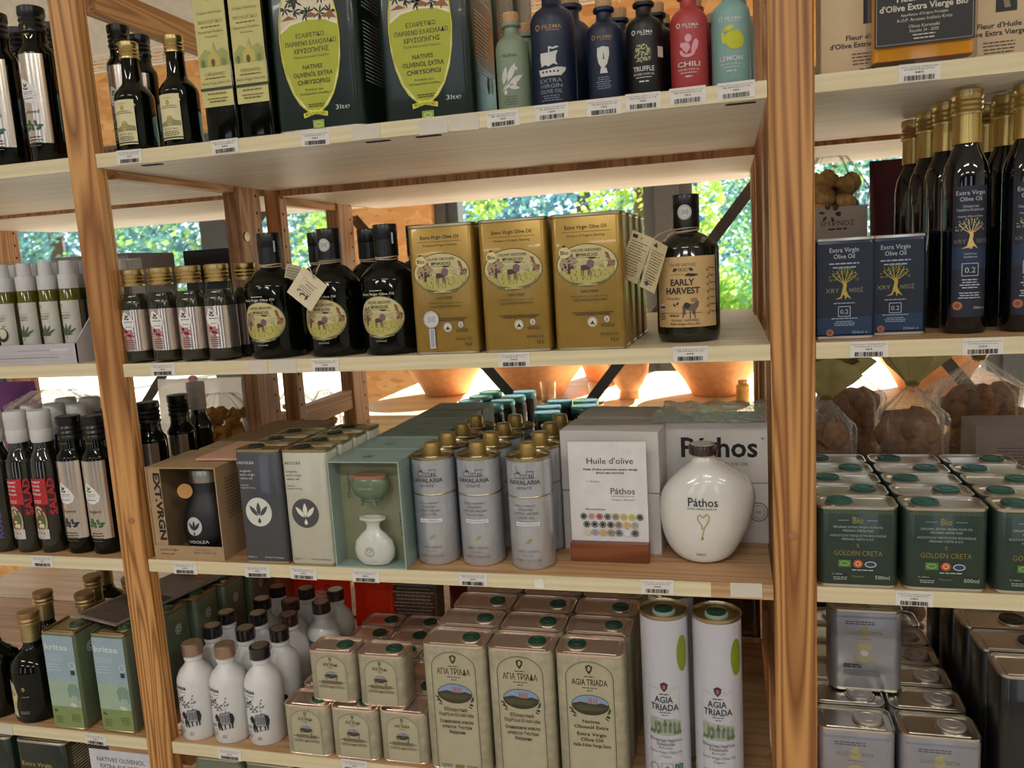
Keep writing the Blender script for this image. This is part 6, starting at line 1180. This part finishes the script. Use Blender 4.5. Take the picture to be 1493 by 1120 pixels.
for x, nm in ((1.0000, 'left'), (1.0960, 'middle'), (1.1920, 'right')):
    for k in range(1, 5):
        if k == 1 and nm == 'left': continue
        dup(pge if (k+len(nm)) % 2 else pgc, (x-.0005*k, .003+.0530*k, R3), label='green square tin lid, %s row back in the %s column' % (ORD[k], nm), skip=('label_print',))
KH = M('#c8bc7c', .6, 0, .15, scale=30, bump=.3)
def tied_bag(label, loc, w, d, h, seed, ztie, paper=.07, lean=(0, 0)):
    t = bag('rusk_sack', label, 'bag', loc, w, d, ztie, RUSK, seed, FILM, 60, .026, False, fill_h=.74, group='clear rusk bags tied with khaki paper')
    R = random.Random(seed); n = 36; vs = []; prof = [(.006, -.004), (.0085, .0), (.011, .006), (.022, .020), (.036, .036), (paper, .050), (paper*.8, .062)]
    for r, z in prof:
        for k in range(n):
            a = 2*PI*k/n; q = 1+(.26*math.sin(a*5+seed)+.22*math.sin(a*12))*(r/.06); vs.append((r*q*math.cos(a)*1.15+lean[0]*z/.06, r*q*math.sin(a)*.7+lean[1]*z/.06, ztie+z+.012*math.sin(a*3+seed)*(r/.06)))
    for r, z in prof[::-1]:
        for k in range(n):
            a = 2*PI*k/n; q = 1+(.26*math.sin(a*5+seed)+.22*math.sin(a*12))*(r/.06); vs.append(((r*q-.001)*math.cos(a)*1.15+lean[0]*z/.06, (r*q-.001)*math.sin(a)*.7+lean[1]*z/.06, ztie+z+.0012+.012*math.sin(a*3+seed)*(r/.06)))
    L_ = 2*len(prof); fs = [(j*n+k, j*n+(k+1) % n, (j+1)*n+(k+1) % n, (j+1)*n+k) for j in range(L_-1) for k in range(n)]
    MB().add(vs, fs, KH).build('paper_top', t, 60); m = MB()
    for q in range(3): m.tube([(.0095*math.cos(a), .0095*math.sin(a), ztie+.001+.002*q+.001*math.sin(a+q)) for a in [i*2*PI/14 for i in range(15)]], .0012, M('#9a8a34', .7), 5)
    m.build('raffia_tie', t); return t
tied_bag('clear rusk bag with khaki paper top nearest the pine upright', (1.007, .378, R3), .084, .085, .17, 51, .165, .044, (.010, -.01)); tied_bag('clear rusk bag with khaki paper top in the middle', (1.134, .382, R3), .098, .085, .18, 52, .185, .044, (.012, 0))
tied_bag('clear rusk bag further back, left of the middle one', (1.060, .56, R3-.0055), .12, .10, .18, 53, .20, .055); tied_bag('large clear rusk bag behind the diagonal strap', (1.275, .56, R3-.0055), .15, .10, .2, 54, .205, .045)
a = Art(); [a.fine(-40, 10, 90-5*k, 1, 1, 1.6, '#5a544e', k, 'l') for k in range(8)]; tb = box_carton('text_carton', 'pale carton with small text under the large rusk bag', .14, .08, .125, M('#8c8178', .6), (1.285, .345, R3), art=a)
# silver tins
SLV = M('#9a989c', .35, .55, .05, coat=.2); SC = (.0165, M('#b9b4ae', .3, .6))
def slv_art():
    a = Art(); Gd = '#a39a70'; a.many([[(-40+2.0*k, 103), (-39+2.0*k, 103), (-39+2.0*k, 106), (-40+2.0*k, 106)] for k in range(40)], '#7a7a80').fine(-26, 20, 97, 2, 3, 1.4, '#55555a', 3, 'l').t('6', -2, 77, 15, Gd, 14, b=.06).t('GOLDEN CRETA', -2, 80, 5, '#7c7350', 44).fine(-14, 10, 73, 1, 1, 1, '#7c7350').t('S', -2, 44, 24, Gd, 20, b=.08).ell(-2, 54, 5, 4, '#b9b9bc').fine(-28, -4, 36, 2, 3, 2, '#2c2c30', 5, 'l').fine(-28, 20, 28, 3, 3, 1.1, '#66666a', 6, 'l'); return a
psv = g_tin('silver_tin', 'silver square tin in front, nearest the pine upright', 'tin', .0905, .057, .115, .012, SLV, TIN, (1.0000, .003, R4), SC, slv_art(), capx=.017, group='silver square tins')
dup(psv, (1.0955, .002, R4), label='silver square tin in front, right of the one by the upright')
for x, nm in ((1.0000, 'left'), (1.0955, 'right')):
    for k in range(1, 6): dup(psv, (x-.001*k, .003+.0615*k, R4), label='silver square tin lid, %s row back in the %s column' % (ORD[k], nm), skip=('label_print',))
dup(psv, (1.0250, .100, R4+.1153), label='silver square tin stacked on top of the others', skip=())
BT = M('#141413', .3, .1, .15, coat=.4); b_ = Art(); [b_.fine(-20, 20, 150-5*k, 1, 1, 1.1, '#7a7a74', k) for k in range(14)]
pbt = g_tin('black_tin', 'tall black tin with silver lid at the lower right corner', 'tin', .098, .060, .200, .011, BT, TIN, (1.2060, -.0+.002, R4), (.0160, M('#1c1c1e', .35)), None, b_, capx=.016, group='tall black tins')
for k in (1, 2, 3, 4): dup(pbt, (1.2060-.003*k, .002+.0655*k, R4), label='tall black tin with silver lid, %s row back' % ORD[k])
bag('brown_bread_bag', 'clear bag of brown rusks leaning between silver and black tins', 'bag', (1.115, .41, R4), .11, .08, .24, RUSK, 61, FILM, 60, .018, True, fill_h=.85)
box_carton('foil_packet_box', 'dark carton at the back behind the silver tins', .10, .06, .13, M('#3a2c20', .5), (.99, .42-.02+.0, R4))
